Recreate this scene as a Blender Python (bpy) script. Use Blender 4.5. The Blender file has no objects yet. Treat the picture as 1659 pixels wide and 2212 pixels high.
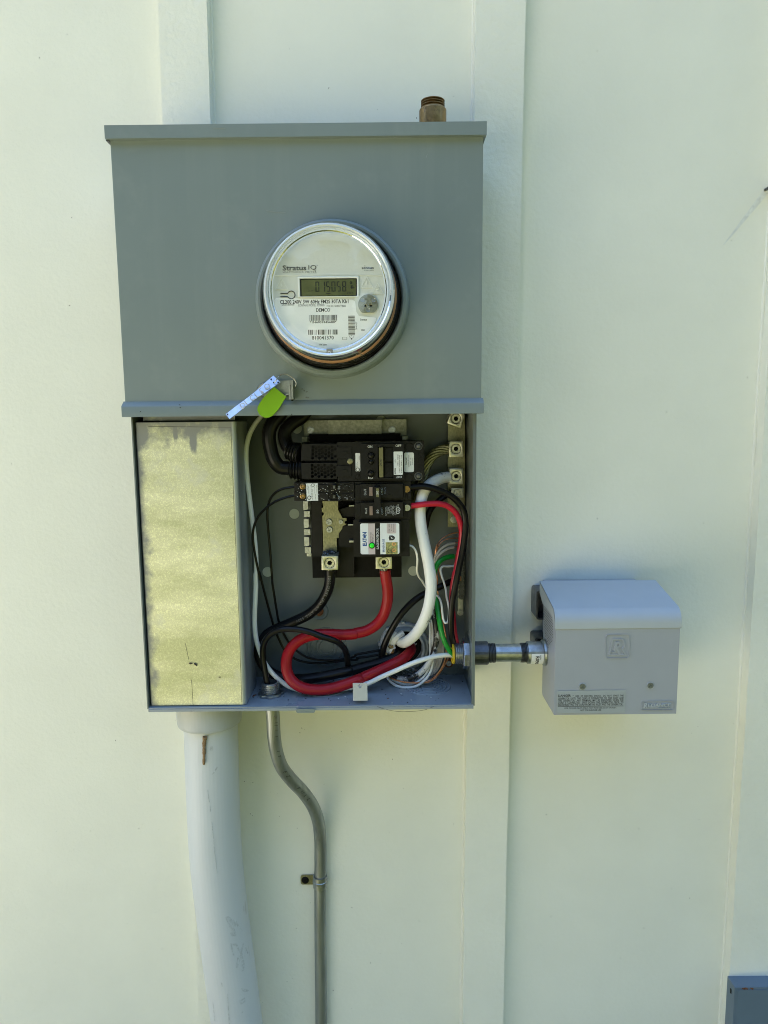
import bpy, bmesh, math, random
from mathutils import Vector, Matrix
from mathutils.geometry import tessellate_polygon

S = bpy.context.scene
COL = S.collection
PI = math.pi
rnd = random.Random(7)

# ------------------------------------------------------------------ camera, sky, sun, exposure
cam = bpy.data.cameras.new('camera')
cam.sensor_fit = 'HORIZONTAL'
cam.sensor_width = 36.0
cam.lens = 36.0 * 1534.0 / 1659.0
cam.clip_start = 0.02
cam.clip_end = 400.0
camo = bpy.data.objects.new('camera', cam)
COL.objects.link(camo)
pit, rol = math.radians(7.5), math.radians(0.6)
fw = Vector((0, math.cos(pit), -math.sin(pit)))
u0 = Vector((0, math.sin(pit), math.cos(pit)))
r0 = Vector((1, 0, 0))
rv = r0 * math.cos(rol) - u0 * math.sin(rol)
uv = u0 * math.cos(rol) + r0 * math.sin(rol)
mw = Matrix((rv, uv, -fw)).transposed().to_4x4()
mw.translation = Vector((0, -0.98, 1.45))
camo.matrix_world = mw
S.camera = camo

SUN_EL, SUN_AZ = math.radians(47), math.radians(-48)      # behind the house, to the left: the wall stands in open shade
w = bpy.data.worlds.new('World')
S.world = w
w.use_nodes = True
wn = w.node_tree
wn.nodes.clear()
sky = wn.nodes.new('ShaderNodeTexSky')
sky.sky_type = 'NISHITA'
sky.sun_disc = False
sky.sun_elevation = SUN_EL
sky.sun_rotation = SUN_AZ
sky.dust_density = 1.0
sky.air_density = 1.0
sky.ozone_density = 2.5
bg = wn.nodes.new('ShaderNodeBackground')
bg.inputs['Strength'].default_value = 0.15
wo = wn.nodes.new('ShaderNodeOutputWorld')
wn.links.new(sky.outputs[0], bg.inputs[0])
wn.links.new(bg.outputs[0], wo.inputs[0])

sl = bpy.data.lights.new('sun', 'SUN')
sl.energy = 5.0
sl.angle = math.radians(0.53)
sl.color = (1.0, 0.95, 0.86)
so = bpy.data.objects.new('sun', sl)
COL.objects.link(so)
sd = Vector((math.sin(SUN_AZ) * math.cos(SUN_EL), math.cos(SUN_AZ) * math.cos(SUN_EL), math.sin(SUN_EL)))
so.rotation_euler = sd.to_track_quat('Z', 'Y').to_euler()
so.location = sd * 20

S.view_settings.view_transform = 'Standard'
S.view_settings.look = 'None'
S.view_settings.exposure = 2.2
S.view_settings.gamma = 1.0
S.view_settings.use_curve_mapping = False
S.view_settings.use_white_balance = True
S.view_settings.white_balance_temperature = 6500
S.view_settings.white_balance_tint = 7
S.render.engine = 'CYCLES'
S.cycles.filter_width = 1.0
S.cycles.use_denoising = True
S.cycles.denoising_input_passes = 'RGB_ALBEDO_NORMAL'
S.cycles.denoising_prefilter = 'ACCURATE'
S.cycles.max_bounces = 10
S.cycles.diffuse_bounces = 5
S.cycles.glossy_bounces = 4
S.cycles.transparent_max_bounces = 12
S.cycles.sample_clamp_indirect = 4.0

# ------------------------------------------------------------------ materials
def newmat(name):
    m = bpy.data.materials.new(name)
    m.use_nodes = True
    nt = m.node_tree
    return m, nt, nt.nodes['Principled BSDF']

def noise(nt, vec, scale, detail=4, rough=.55):
    n = nt.nodes.new('ShaderNodeTexNoise')
    n.inputs['Scale'].default_value = scale
    n.inputs['Detail'].default_value = detail
    n.inputs['Roughness'].default_value = rough
    nt.links.new(vec, n.inputs['Vector'])
    return n.outputs['Fac']

def ramp(nt, fac, p0, c0, p1, c1):
    r = nt.nodes.new('ShaderNodeValToRGB')
    e = r.color_ramp.elements
    e[0].position, e[1].position = p0, p1
    e[0].color, e[1].color = tuple(c0) + (1,), tuple(c1) + (1,)
    nt.links.new(fac, r.inputs[0])
    return r.outputs[0]

def mix(nt, fac, a, b, mode='MIX'):
    n = nt.nodes.new('ShaderNodeMix')
    n.data_type = 'RGBA'
    n.blend_type = mode
    for inp, v in ((n.inputs[0], fac), (n.inputs[6], a), (n.inputs[7], b)):
        if hasattr(v, 'links'):
            nt.links.new(v, inp)
        elif isinstance(v, (int, float)):
            inp.default_value = v
        else:
            inp.default_value = tuple(v) + (1,)
    return n.outputs[2]

def mapping(nt, scale=(1, 1, 1), coord='Object'):
    tc = nt.nodes.new('ShaderNodeTexCoord')
    mp = nt.nodes.new('ShaderNodeMapping')
    mp.inputs['Scale'].default_value = scale
    nt.links.new(tc.outputs[coord], mp.inputs[0])
    return mp.outputs[0]

def bump(nt, bs, h, strength, dist):
    b = nt.nodes.new('ShaderNodeBump')
    b.inputs['Strength'].default_value = strength
    b.inputs['Distance'].default_value = dist
    nt.links.new(h, b.inputs['Height'])
    nt.links.new(b.outputs[0], bs.inputs['Normal'])
    return b

def mat(name, col, rough=.5, metal=0., var=.0, vscale=60., bmp=0., bscale=400., bdist=.0006, stain=None, sscale=25., spos=(.6, .72), spec=.5, stretch=(1, 1, 1), rvar=0., streak=None):
    """Plain surface: base colour with fine tonal noise, optional stains and relief."""
    m, nt, bs = newmat(name)
    v = mapping(nt, stretch)
    a = tuple(max(0, c * (1 - var)) for c in col)
    b = tuple(min(1, c * (1 + var)) for c in col)
    c = ramp(nt, noise(nt, v, vscale), .3, a, .7, b)
    if streak:
        f = ramp(nt, noise(nt, mapping(nt, (38, 38, 1.6)), 1.0, 5, .6), .5, (0, 0, 0), .85, (1, 1, 1))
        c = mix(nt, f, c, streak)
    if stain:
        f = ramp(nt, noise(nt, v, sscale, 6, .65), spos[0], (0, 0, 0), spos[1], (1, 1, 1))
        c = mix(nt, f, c, stain)
    nt.links.new(c, bs.inputs['Base Color'])
    bs.inputs['Roughness'].default_value = rough
    bs.inputs['Metallic'].default_value = metal
    bs.inputs['Specular IOR Level'].default_value = spec
    if rvar:
        mr = nt.nodes.new('ShaderNodeMapRange')
        mr.inputs['To Min'].default_value = max(.02, rough - rvar)
        mr.inputs['To Max'].default_value = min(1, rough + rvar)
        nt.links.new(noise(nt, v, vscale * .7, 5), mr.inputs[0])
        nt.links.new(mr.outputs[0], bs.inputs['Roughness'])
    if bmp:
        bump(nt, bs, noise(nt, v, bscale, 5), bmp, bdist)
    return m

M = {}
WALLC = (.80, .81, .715)
M['wall'] = mat('wall_paint', WALLC, .55, var=.025, vscale=9, bmp=.5, bscale=170, bdist=.0012, spec=.35)
M['batten'] = mat('batten_paint', WALLC, .5, var=.02, vscale=20, bmp=.5, bscale=140, bdist=.0022, spec=.35)
M['caulk'] = mat('caulk', (.80, .81, .73), .55)
M['speck'] = mat('dirt', (.05, .04, .03), .9, var=.4, vscale=900)
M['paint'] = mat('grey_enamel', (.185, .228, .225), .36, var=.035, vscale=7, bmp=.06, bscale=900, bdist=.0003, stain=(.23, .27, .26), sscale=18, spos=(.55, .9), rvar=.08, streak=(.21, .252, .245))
M['paint_shaded'] = mat('shaded_grey_enamel', (.125, .152, .148), .42, var=.06, vscale=14, bmp=.15, bscale=500, bdist=.0004, stain=(.12, .13, .115), sscale=60, spos=(.64, .8))  # same enamel, colour darkened to stand for shade inside the cabinet
M['zinc'] = mat('dull_zinc', (.27, .28, .22), .45, .6, var=.25, vscale=300, bmp=.1, bscale=900, bdist=.0002, stain=(.15, .15, .11), sscale=60, spos=(.58, .75))
M['screwhead'] = mat('grey_screw', (.17, .19, .175), .4, .3)
M['floor'] = mat('skylit_grey_enamel', (.25, .29, .32), .30, var=.06, vscale=20, bmp=.1, bscale=400, bdist=.0003, stain=(.13, .13, .12), sscale=90, spos=(.62, .78), rvar=.1)  # same enamel with blue skylight put into the colour, plus dirt stains
M['chrome'] = mat('bright_zinc', (.62, .64, .66), .22, .95, var=.15, vscale=200, bmp=.15, bscale=300, bdist=.0004)
M['hole'] = mat('wall_seen_through_hole', (.52, .56, .48), .7, var=.05)
M['pvc'] = mat('pvc_grey', (.54, .58, .61), .42, var=.04, vscale=14, stretch=(1, 1, .25), stain=(.36, .37, .37), sscale=30, spos=(.66, .74))
M['pvc2'] = mat('pvc_adapter', (.43, .46, .47), .4, var=.03, vscale=25)
M['inlet'] = mat('inlet_plastic', (.33, .355, .395), .42, var=.02, vscale=30, bmp=.08, bscale=1400, bdist=.0002)
M['lid'] = mat('inlet_lid', (.40, .44, .47), .38, var=.02, vscale=30, bmp=.05, bscale=1400, bdist=.0002)
M['steel'] = mat('zinc_steel', (.37, .39, .395), .34, .9, var=.2, vscale=160, bmp=.1, bscale=700, bdist=.0003, rvar=.1)
M['darksteel'] = mat('dark_steel', (.10, .105, .115), .34, .7, var=.25, vscale=180, rvar=.12)
M['emt'] = mat('conduit_steel', (.30, .325, .325), .4, .75, var=.3, vscale=70, stretch=(1, 1, .12), bmp=.06, bscale=300, stain=(.2, .21, .2), sscale=50, spos=(.6, .75), rvar=.1)
M['alu'] = mat('lug_aluminium', (.52, .52, .42), .38, .85, var=.15, vscale=300, bmp=.2, bscale=900, bdist=.0002, stain=(.2, .19, .14), sscale=120, spos=(.6, .75))
M['alutag'] = mat('tag_aluminium', (.58, .62, .70), .3, .85, var=.08, vscale=220, bmp=.35, bscale=260, bdist=.0012)
M['busplate'] = mat('bus_plate', (.25, .245, .15), .42, .75, var=.25, vscale=500, stretch=(1, 1, .5), bmp=.15, bscale=900, bdist=.0002)
M['brass'] = mat('brass', (.29, .19, .08), .36, .9, var=.25, vscale=180, stain=(.12, .08, .05), sscale=150, spos=(.58, .7))
M['copper'] = mat('copper', (.72, .34, .18), .35, .9, var=.2, vscale=600)
M['rust'] = mat('rust', (.16, .06, .02), .9, var=.5, vscale=500, bmp=.6, bscale=900, bdist=.0008)
M['black'] = mat('black_plastic', (.007, .007, .0075), .42, var=.25, vscale=120, bmp=.05, bscale=1200, bdist=.0002, spec=.22)
M['black2'] = mat('black_vinyl', (.006, .006, .0065), .3, var=.3, vscale=80, spec=.25)
M['blackmatt'] = mat('black_fibre', (.006, .006, .006), .6, var=.3, vscale=150, spec=.15)
M['red'] = mat('red_insulation', (.31, .007, .013), .36, var=.1, vscale=60, bmp=.05, bscale=300, spec=.3, stain=(.36, .02, .02), sscale=70, spos=(.6, .8))
M['crim'] = mat('crimson_insulation', (.50, .010, .034), .35, var=.08, vscale=60)
M['white'] = mat('white_insulation', (.82, .84, .81), .4, var=.04, vscale=40, stain=(.30, .30, .31), sscale=110, spos=(.63, .67), stretch=(1, 1, .22))
M['white2'] = mat('white_vinyl', (.8, .81, .76), .38, var=.05, vscale=60)
M['taupe'] = mat('greyish_white_vinyl', (.52, .49, .44), .5, var=.12, vscale=90)  # greyer than the plain white vinyl
M['green'] = mat('green_insulation', (.01, .27, .028), .35, var=.1, vscale=60)
M['scuff'] = mat('painted_black_vinyl', (.010, .010, .010), .4, stain=(.62, .63, .6), sscale=60, spos=(.50, .55), stretch=(1, 1, .6))
M['olive'] = mat('handle_olive', (.15, .14, .055), .45, var=.1, vscale=200)
M['pink'] = mat('window_pinkish', (.26, .19, .15), .5, var=.1, vscale=200)
M['sticker'] = mat('white_sticker', (.74, .77, .76), .45, var=.02)
M['stick2'] = mat('pinkish_band', (.56, .48, .48), .5, var=.03)
M['film'] = mat('label_film', (.335, .37, .385), .36, var=.02)
M['face'] = mat('meter_face', (.68, .70, .64), .5, var=.015, vscale=30)
M['face2'] = mat('meter_label', (.90, .91, .87), .45, var=.01)
M['emboss'] = mat('meter_relief', (.82, .84, .79), .45)  # whiter than the face: light caught on raised edges put into the colour
M['lcd'] = mat('lcd_glass', (.115, .125, .055), .22, var=.12, vscale=70)
M['lcdframe'] = mat('lcd_frame', (.010, .009, .008), .3)
M['seg'] = mat('lcd_segment', (.018, .018, .012), .3)
M['paleprint'] = mat('pale_print', (.17, .17, .16), .6)
M['ink'] = mat('black_ink', (.02, .02, .022), .6)
M['greyink'] = mat('grey_ink', (.075, .08, .075), .6)
M['wink'] = mat('white_ink', (.62, .64, .62), .6)
M['blue'] = mat('blue_ink', (.015, .075, .26), .5)
M['holo'] = mat('hologram_foil', (.30, .31, .15), .35, .5, var=.6, vscale=420, stain=(.55, .3, .12), sscale=300, spos=(.6, .7))
M['lime'] = mat('lime_plastic', (.20, .42, .004), .42, var=.03, vscale=50, spec=.35)
M['yellow'] = mat('yellow_bushing', (.6, .42, .02), .4)
M['mud'] = mat('dried_mud', (.25, .165, .085), .95, var=.45, vscale=500, bmp=.8, bscale=600, bdist=.0012)
M['tan'] = mat('tan_ring', (.50, .24, .10), .45, var=.15, vscale=60)
M['grey'] = mat('mid_grey_plastic', (.24, .235, .21), .45, var=.1, vscale=60)
M['bluebox'] = mat('blue_grey_enamel', (.12, .17, .22), .45, var=.06, vscale=12, bmp=.1, bscale=600)
M['smudge'] = mat('smudge', (.48, .52, .545), .6, var=.2, vscale=300)
M['scr'] = mat('paint_scratch', (.27, .31, .30), .5)
M['streak'] = mat('shadow_streak', (.70, .725, .68), .7, var=.15, vscale=200)

def galv():
    m, nt, bs = newmat('galvanised_sheet')
    v = mapping(nt)
    vs = mapping(nt, (1, 1, .8))
    vo = nt.nodes.new('ShaderNodeTexVoronoi')
    vo.inputs['Scale'].default_value = 1100
    nt.links.new(vs, vo.inputs['Vector'])
    sp = nt.nodes.new('ShaderNodeSeparateColor')
    nt.links.new(vo.outputs['Color'], sp.inputs[0])
    fl = ramp(nt, sp.outputs[0], .1, (.60, .62, .46), .8, (.86, .88, .64))  # yellow tint puts the lawn's reflection into the zinc colour
    f2 = noise(nt, vs, 620, 5, .75)
    c = mix(nt, ramp(nt, f2, .42, (0, 0, 0), .62, (1, 1, 1)), (.60, .61, .46), fl)
    cl = ramp(nt, noise(nt, mapping(nt, (1, 1, 2.6)), 7, 5, .6), .40, (.66, .68, .56), .64, (1, 1, .97))
    c = mix(nt, 1.0, c, cl, 'MULTIPLY')
    big = ramp(nt, noise(nt, v, 17, 6, .65), .57, (0, 0, 0), .74, (1, 1, 1))
    c = mix(nt, big, c, (.52, .54, .50))
    # dull worn zinc: along the left and top edges, and two run marks below the top
    sx = nt.nodes.new('ShaderNodeSeparateXYZ')
    nt.links.new(v, sx.inputs[0])
    def band(axis, a, b):
        r = nt.nodes.new('ShaderNodeMapRange')
        r.inputs['From Min'].default_value, r.inputs['From Max'].default_value = a, b
        nt.links.new(sx.outputs[axis], r.inputs[0])
        return r.outputs[0]
    def math_(op, a, b):
        n = nt.nodes.new('ShaderNodeMath')
        n.operation = op
        for i, q in enumerate((a, b)):
            if hasattr(q, 'links'): nt.links.new(q, n.inputs[i])
            else: n.inputs[i].default_value = q
        return n.outputs[0]
    nn = noise(nt, v, 42, 6, .65)
    wear = math_('MAXIMUM', band('X', -.040, -.0595), band('Z', .315, .357))
    corner = math_('MULTIPLY', band('X', -.030, -.052), band('Z', .305, .345))
    runs = math_('MAXIMUM', math_('MULTIPLY', math_('MULTIPLY', band('X', -.0165, -.0125), band('X', -.0060, -.0100)), band('Z', .328, .338)), math_('MULTIPLY', math_('MULTIPLY', band('X', .0030, .0075), band('X', .0165, .0120)), band('Z', .312, .330)))
    runs = math_('MULTIPLY', runs, .92)
    wear = math_('MAXIMUM', math_('MULTIPLY', wear, .8), math_('MAXIMUM', corner, runs))
    wmask = ramp(nt, math_('ADD', math_('MULTIPLY', wear, .56), math_('MULTIPLY', nn, .85)), .60, (0, 0, 0), .80, (1, 1, 1))
    c = mix(nt, wmask, c, (.23, .245, .245))
    c = mix(nt, band('X', .0560, .0578), c, (.42, .46, .48))
    nt.links.new(c, bs.inputs['Base Color'])
    bs.inputs['Metallic'].default_value = .7
    mr = nt.nodes.new('ShaderNodeMapRange')
    mr.inputs['To Min'].default_value = .38
    mr.inputs['To Max'].default_value = .62
    nt.links.new(f2, mr.inputs[0])
    nt.links.new(mr.outputs[0], bs.inputs['Roughness'])
    bump(nt, bs, f2, .08, .0003)
    return m
M['galv'] = galv()

def clear(name, tint, gloss, body=0., bodycol=(.8, .84, .86), ior=1.5, facing=None):
    """Thin clear plastic: lets light through, reflects by angle, with a little milky body."""
    m = bpy.data.materials.new(name)
    m.use_nodes = True
    nt = m.node_tree
    nt.nodes.clear()
    out = nt.nodes.new('ShaderNodeOutputMaterial')
    tr = nt.nodes.new('ShaderNodeBsdfTransparent')
    tr.inputs[0].default_value = tuple(tint) + (1,)
    df = nt.nodes.new('ShaderNodeBsdfDiffuse')
    df.inputs[0].default_value = tuple(bodycol) + (1,)
    m1 = nt.nodes.new('ShaderNodeMixShader')
    m1.inputs[0].default_value = body
    nt.links.new(tr.outputs[0], m1.inputs[1])
    nt.links.new(df.outputs[0], m1.inputs[2])
    gl = nt.nodes.new('ShaderNodeBsdfGlossy')
    gl.inputs['Roughness'].default_value = gloss
    fr = nt.nodes.new('ShaderNodeFresnel')
    fr.inputs[0].default_value = ior
    m2 = nt.nodes.new('ShaderNodeMixShader')
    if facing is None:
        nt.links.new(fr.outputs[0], m2.inputs[0])
    else:
        m2.inputs[0].default_value = facing
    nt.links.new(m1.outputs[0], m2.inputs[1])
    nt.links.new(gl.outputs[0], m2.inputs[2])
    nt.links.new(m2.outputs[0], out.inputs[0])
    return m
M['glass'] = clear('clear_cover', (.985, .99, .985), .03)
M['side'] = clear('clear_cover_side', (.97, .98, .975), .05, .03, facing=.05)
M['rim'] = clear('clear_cover_rim', (.9, .93, .95), .15, .72, (.80, .88, .94))

def led():
    m, nt, bs = newmat('green_led')
    bs.inputs['Base Color'].default_value = (.02, .5, .02, 1)
    bs.inputs['Emission Color'].default_value = (.03, .9, .02, 1)
    bs.inputs['Emission Strength'].default_value = .07
    bs.inputs['Roughness'].default_value = .2
    return m
M['led'] = led()
M['grass'] = mat('lawn_grass', (.115, .115, .02), .85, var=.35, vscale=3.0, bmp=.6, bscale=60, bdist=.03, spec=.2)
M['bounce_concrete'] = mat('bounce_concrete', (.58, .52, .38), .85, var=.12, vscale=4, bmp=.3, bscale=90, bdist=.002)
M['leaf'] = mat('tree_leaves', (.04, .062, .02), .6, var=.4, vscale=1.5, spec=.3)
M['bark'] = mat('tree_bark', (.09, .065, .045), .9, var=.3, vscale=20)

# ------------------------------------------------------------------ mesh building
class MB:
    def __init__(self):
        self.bm = bmesh.new()

    def add(self, verts, faces):
        vs = [self.bm.verts.new(v) for v in verts]
        out = []
        for f in faces:
            try:
                out.append(self.bm.faces.new([vs[i] for i in f]))
            except ValueError:
                pass
        return vs, out

    def _bevel(self, faces, b, seg=2):
        es = set()
        for f in faces:
            es.update(f.edges)
        es = [e for e in es if len(e.link_faces) == 2 and e.calc_face_angle(0) > .4]
        bmesh.ops.bevel(self.bm, geom=es, offset=b, segments=seg, affect='EDGES', profile=.5, clamp_overlap=True)

    def box(self, x0, x1, z0, z1, y0, y1, b=0., seg=2):
        """x, z from low to high; y0 is the face nearer the viewer."""
        if y0 > y1:
            y0, y1 = y1, y0
        v = [(x, y, z) for x in (x0, x1) for y in (y0, y1) for z in (z0, z1)]
        f = [(0, 1, 3, 2), (4, 6, 7, 5), (0, 4, 5, 1), (2, 3, 7, 6), (0, 2, 6, 4), (1, 5, 7, 3)]
        _, fs = self.add(v, f)
        if b:
            self._bevel(fs, b, seg)
        return self

    def extrude(self, loop, vec, b=0., holes=(), seg=2):
        """Flat outline (3D points) with holes, extruded by vec."""
        loops = [[Vector(p) for p in loop]] + [[Vector(p) for p in h] for h in holes]
        vec = Vector(vec)
        n = Vector((0, 0, 0))
        L = loops[0]
        for i in range(len(L)):
            n += L[i].cross(L[(i + 1) % len(L)])
        flip = n.dot(vec) > 0
        flat = [p for l in loops for p in l]
        if holes:
            tris = tessellate_polygon(loops)
        else:
            tris = [tuple(range(len(L)))]
        k = len(flat)
        verts = flat + [p + vec for p in flat]
        faces = []
        for t in tris:
            t = tuple(t)
            if holes:
                a, b_, c = (flat[i] for i in t[:3])
                tn = (b_ - a).cross(c - a)
                ff = tn.dot(vec) > 0
            else:
                ff = flip
            faces.append(t[::-1] if ff else t)
            u = tuple(i + k for i in t)
            faces.append(u if ff else u[::-1])
        o = 0
        for l in loops:
            m = len(l)
            for i in range(m):
                a, c = o + i, o + (i + 1) % m
                faces.append((a, c, c + k, a + k) if flip else (a, a + k, c + k, c))
            o += m
        _, fs = self.add(verts, faces)
        if holes:
            bmesh.ops.recalc_face_normals(self.bm, faces=fs)
        if b:
            self._bevel(fs, b, seg)
        return self

    def lathe(self, c, axis, prof, n=32, a0=0.):
        """prof: (radius, height along axis) list; radius 0 makes a pole."""
        c, ax = Vector(c), Vector(axis).normalized()
        e1 = ax.cross(Vector((0, 0, 1)))
        if e1.length < .1:
            e1 = ax.cross(Vector((0, 1, 0)))
        e1.normalize()
        e2 = ax.cross(e1)
        rings = []
        for r, h in prof:
            if r <= 1e-7:
                rings.append([self.bm.verts.new(c + ax * h)])
            else:
                rings.append([self.bm.verts.new(c + ax * h + (e1 * math.cos(a0 + 2 * PI * i / n) + e2 * math.sin(a0 + 2 * PI * i / n)) * r) for i in range(n)])
        for A, B in zip(rings, rings[1:]):
            for i in range(n):
                j = (i + 1) % n
                try:
                    if len(A) == 1 and len(B) > 1:
                        self.bm.faces.new((A[0], B[i], B[j]))
                    elif len(B) == 1 and len(A) > 1:
                        self.bm.faces.new((A[i], B[0], A[j]))
                    elif len(A) > 1:
                        self.bm.faces.new((A[i], B[i], B[j], A[j]))
                except ValueError:
                    pass
        return self

    def tube(self, path, r, n=10, sub=6, cap=True, smooth=True):
        pts = spline(path, sub) if smooth else [Vector(p) for p in path]
        fr = frames(pts)
        rings = []
        for i, (p, t, a, b) in enumerate(fr):
            rr = r(i / (len(fr) - 1)) if callable(r) else r
            rings.append([self.bm.verts.new(p + (a * math.cos(2 * PI * k / n) + b * math.sin(2 * PI * k / n)) * rr) for k in range(n)])
        for A, B in zip(rings, rings[1:]):
            for i in range(n):
                j = (i + 1) % n
                self.bm.faces.new((A[i], A[j], B[j], B[i]))
        if cap:
            self.bm.faces.new(rings[0][::-1])
            self.bm.faces.new(rings[-1])
        return self

    def quad(self, pts):
        self.add(pts, [tuple(range(len(pts)))])
        return self

def spline(path, sub=6):
    P = [Vector(p) for p in path]
    if len(P) < 3:
        return P
    out = []
    for i in range(len(P) - 1):
        p1, p2 = P[i], P[i + 1]
        p0 = P[i - 1] if i else p1 * 2 - p2
        p3 = P[i + 2] if i + 2 < len(P) else p2 * 2 - p1
        d0, d1, d2 = (max(1e-6, (b - a).length ** .5) for a, b in ((p0, p1), (p1, p2), (p2, p3)))
        m1 = (p1 - p0) / d0 - (p2 - p0) / (d0 + d1) + (p2 - p1) / d1
        m2 = (p2 - p1) / d1 - (p3 - p1) / (d1 + d2) + (p3 - p2) / d2
        m1 *= d1
        m2 *= d1
        for s in range(sub):
            t = s / sub
            out.append((2 * t**3 - 3 * t**2 + 1) * p1 + (t**3 - 2 * t**2 + t) * m1 + (-2 * t**3 + 3 * t**2) * p2 + (t**3 - t**2) * m2)
    out.append(P[-1])
    return out

def frames(pts):
    fr = []
    a = None
    for i, p in enumerate(pts):
        t = (pts[min(i + 1, len(pts) - 1)] - pts[max(i - 1, 0)]).normalized()
        if a is None:
            a = t.cross(Vector((0, 1, 0)))
            if a.length < .1:
                a = t.cross(Vector((0, 0, 1)))
            a.normalize()
        else:
            a = (a - t * a.dot(t)).normalized()
        fr.append((p, t, a, t.cross(a)))
    return fr

def circ(c, r, n=20, axis='y', rz=None):
    """Ring of points round c in the plane facing the viewer (or across another axis)."""
    rz = rz or r
    out = []
    for i in range(n):
        u, v = math.cos(2 * PI * i / n) * r, math.sin(2 * PI * i / n) * rz
        out.append((c[0] + u, c[1], c[2] + v) if axis == 'y' else (c[0] + u, c[1] + v, c[2]) if axis == 'z' else (c[0], c[1] + u, c[2] + v))
    return out

def finish(mb, name, m, origin):
    bm = mb.bm
    o = Vector(origin)
    for v in bm.verts:
        v.co -= o
    for f in bm.faces:
        f.smooth = True
    for e in bm.edges:
        if len(e.link_faces) == 2 and e.calc_face_angle(0) > .62:
            e.smooth = False
    for f in bm.faces:
        if not any(e.smooth and len(e.link_faces) == 2 and e.calc_face_angle(0) > .002 for e in f.edges):
            f.smooth = False
    me = bpy.data.meshes.new(name)
    bm.to_mesh(me)
    bm.free()
    me.materials.append(M[m] if isinstance(m, str) else m)
    ob = bpy.data.objects.new(name, me)
    ob.cycles.shadow_terminator_geometry_offset = 0.0
    COL.objects.link(ob)
    return ob

def tag(o, label=None, cat=None, group=None, kind=None):
    if label: o['label'] = label
    if cat: o['category'] = cat
    if group: o['group'] = group
    if kind: o['kind'] = kind
    return o

ORG = {}
def thing(name, loc, label, cat, group=None):
    """Empty at the base of a thing; its parts are parented to it."""
    o = bpy.data.objects.new(name, None)
    o.empty_display_size = .02
    COL.objects.link(o)
    o.location = loc
    ORG[o.name] = Vector(loc)
    return tag(o, label, cat, group)

def part(parent, name, mb, m, label=None, kind=None, at=None):
    base = ORG[parent.name]
    org = Vector(at) if at else base
    ob = finish(mb, name, m, org)
    ob.parent = parent
    ob.location = org - base
    ORG[ob.name] = org
    return tag(ob, label, None, None, kind)

def solo(name, mb, m, label, cat, group=None, kind=None, loc=None):
    if loc is None:
        b = [v.co for v in mb.bm.verts]
        loc = (sum(v.x for v in b) / len(b), sum(v.y for v in b) / len(b), min(v.z for v in b))
    ob = finish(mb, name, m, loc)
    ob.location = loc
    ORG[ob.name] = Vector(loc)
    return tag(ob, label, cat, group, kind)

# ------------------------------------------------------------------ lettering
_tc = {}
def glyphs(body, bold=0., shear=0., space=1.):
    key = (body, bold, shear, space)
    if key not in _tc:
        cu = bpy.data.curves.new('lettering', 'FONT')
        cu.body = body
        cu.size = 1
        cu.offset = bold
        cu.shear = shear
        cu.space_character = space
        cu.resolution_u = 2
        ob = bpy.data.objects.new('lettering', cu)
        me = bpy.data.meshes.new_from_object(ob)
        _tc[key] = ([v.co.to_2d() for v in me.vertices], [tuple(p.vertices) for p in me.polygons])
        bpy.data.objects.remove(ob)
        bpy.data.curves.remove(cu)
        bpy.data.meshes.remove(me)
    return _tc[key]

def text(mb, body, x0, x1, z0, z1, y, rot=0, bold=0., shear=0., depth=0., space=1., wrap=None):
    """Lettering fitted to the rectangle on the plane y; rot turns it counter-clockwise. wrap = (axis y, axis z, radius) bends it round a tube along x."""
    vs, fs = glyphs(body, bold, shear, space)
    if not vs:
        return mb
    ax, bx = min(v.x for v in vs), max(v.x for v in vs)
    ay, by = min(v.y for v in vs), max(v.y for v in vs)
    out = []
    for v in vs:
        u, t = (v.x - ax) / (bx - ax), (v.y - ay) / (by - ay)
        if rot == 0: p = (u, t)
        elif rot == 90: p = (1 - t, u)
        elif rot == 180: p = (1 - u, 1 - t)
        else: p = (t, 1 - u)
        X, Z, Y = x0 + p[0] * (x1 - x0), z0 + p[1] * (z1 - z0), y
        if wrap:
            cy, cz, r = wrap
            Y = cy - math.sqrt(max(1e-9, r * r - (Z - cz) ** 2)) - .0002
        out.append((X, Y, Z))
    if depth:
        _, ff = mb.add(out, fs)
        r = bmesh.ops.extrude_face_region(mb.bm, geom=ff)
        bmesh.ops.translate(mb.bm, vec=(0, -depth, 0), verts=[e for e in r['geom'] if isinstance(e, bmesh.types.BMVert)])
    else:
        mb.add(out, fs)
    return mb

def path_text(mb, body, path, r, size, s0, view=Vector((0, -1, 0)), sub=6):
    """Letters printed one by one along a cable, on the side facing out of the box."""
    pts = spline(path, sub)
    fr = frames(pts)
    acc = [0]
    for a, b in zip(pts, pts[1:]):
        acc.append(acc[-1] + (b - a).length)
    s = s0
    for ch in body:
        if ch == ' ':
            s += size * .6
            continue
        vs, fs = glyphs(ch)
        if s > acc[-1]:
            break
        i = max(k for k in range(len(acc)) if acc[k] <= s)
        i = min(i, len(pts) - 2)
        f = (s - acc[i]) / max(1e-9, acc[i + 1] - acc[i])
        p = pts[i].lerp(pts[i + 1], f)
        t = (pts[i + 1] - pts[i]).normalized()
        n = (view - t * view.dot(t)).normalized()
        up = n.cross(t)
        out = []
        for v in vs:
            a = (v.y - .35) * size / r
            out.append(p + t * (v.x * size) + (n * math.cos(a) + up * math.sin(a)) * (r + .00015))
        mb.add(out, fs)
        s += size * (max(v.x for v in vs) + .12)
    return mb

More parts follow.
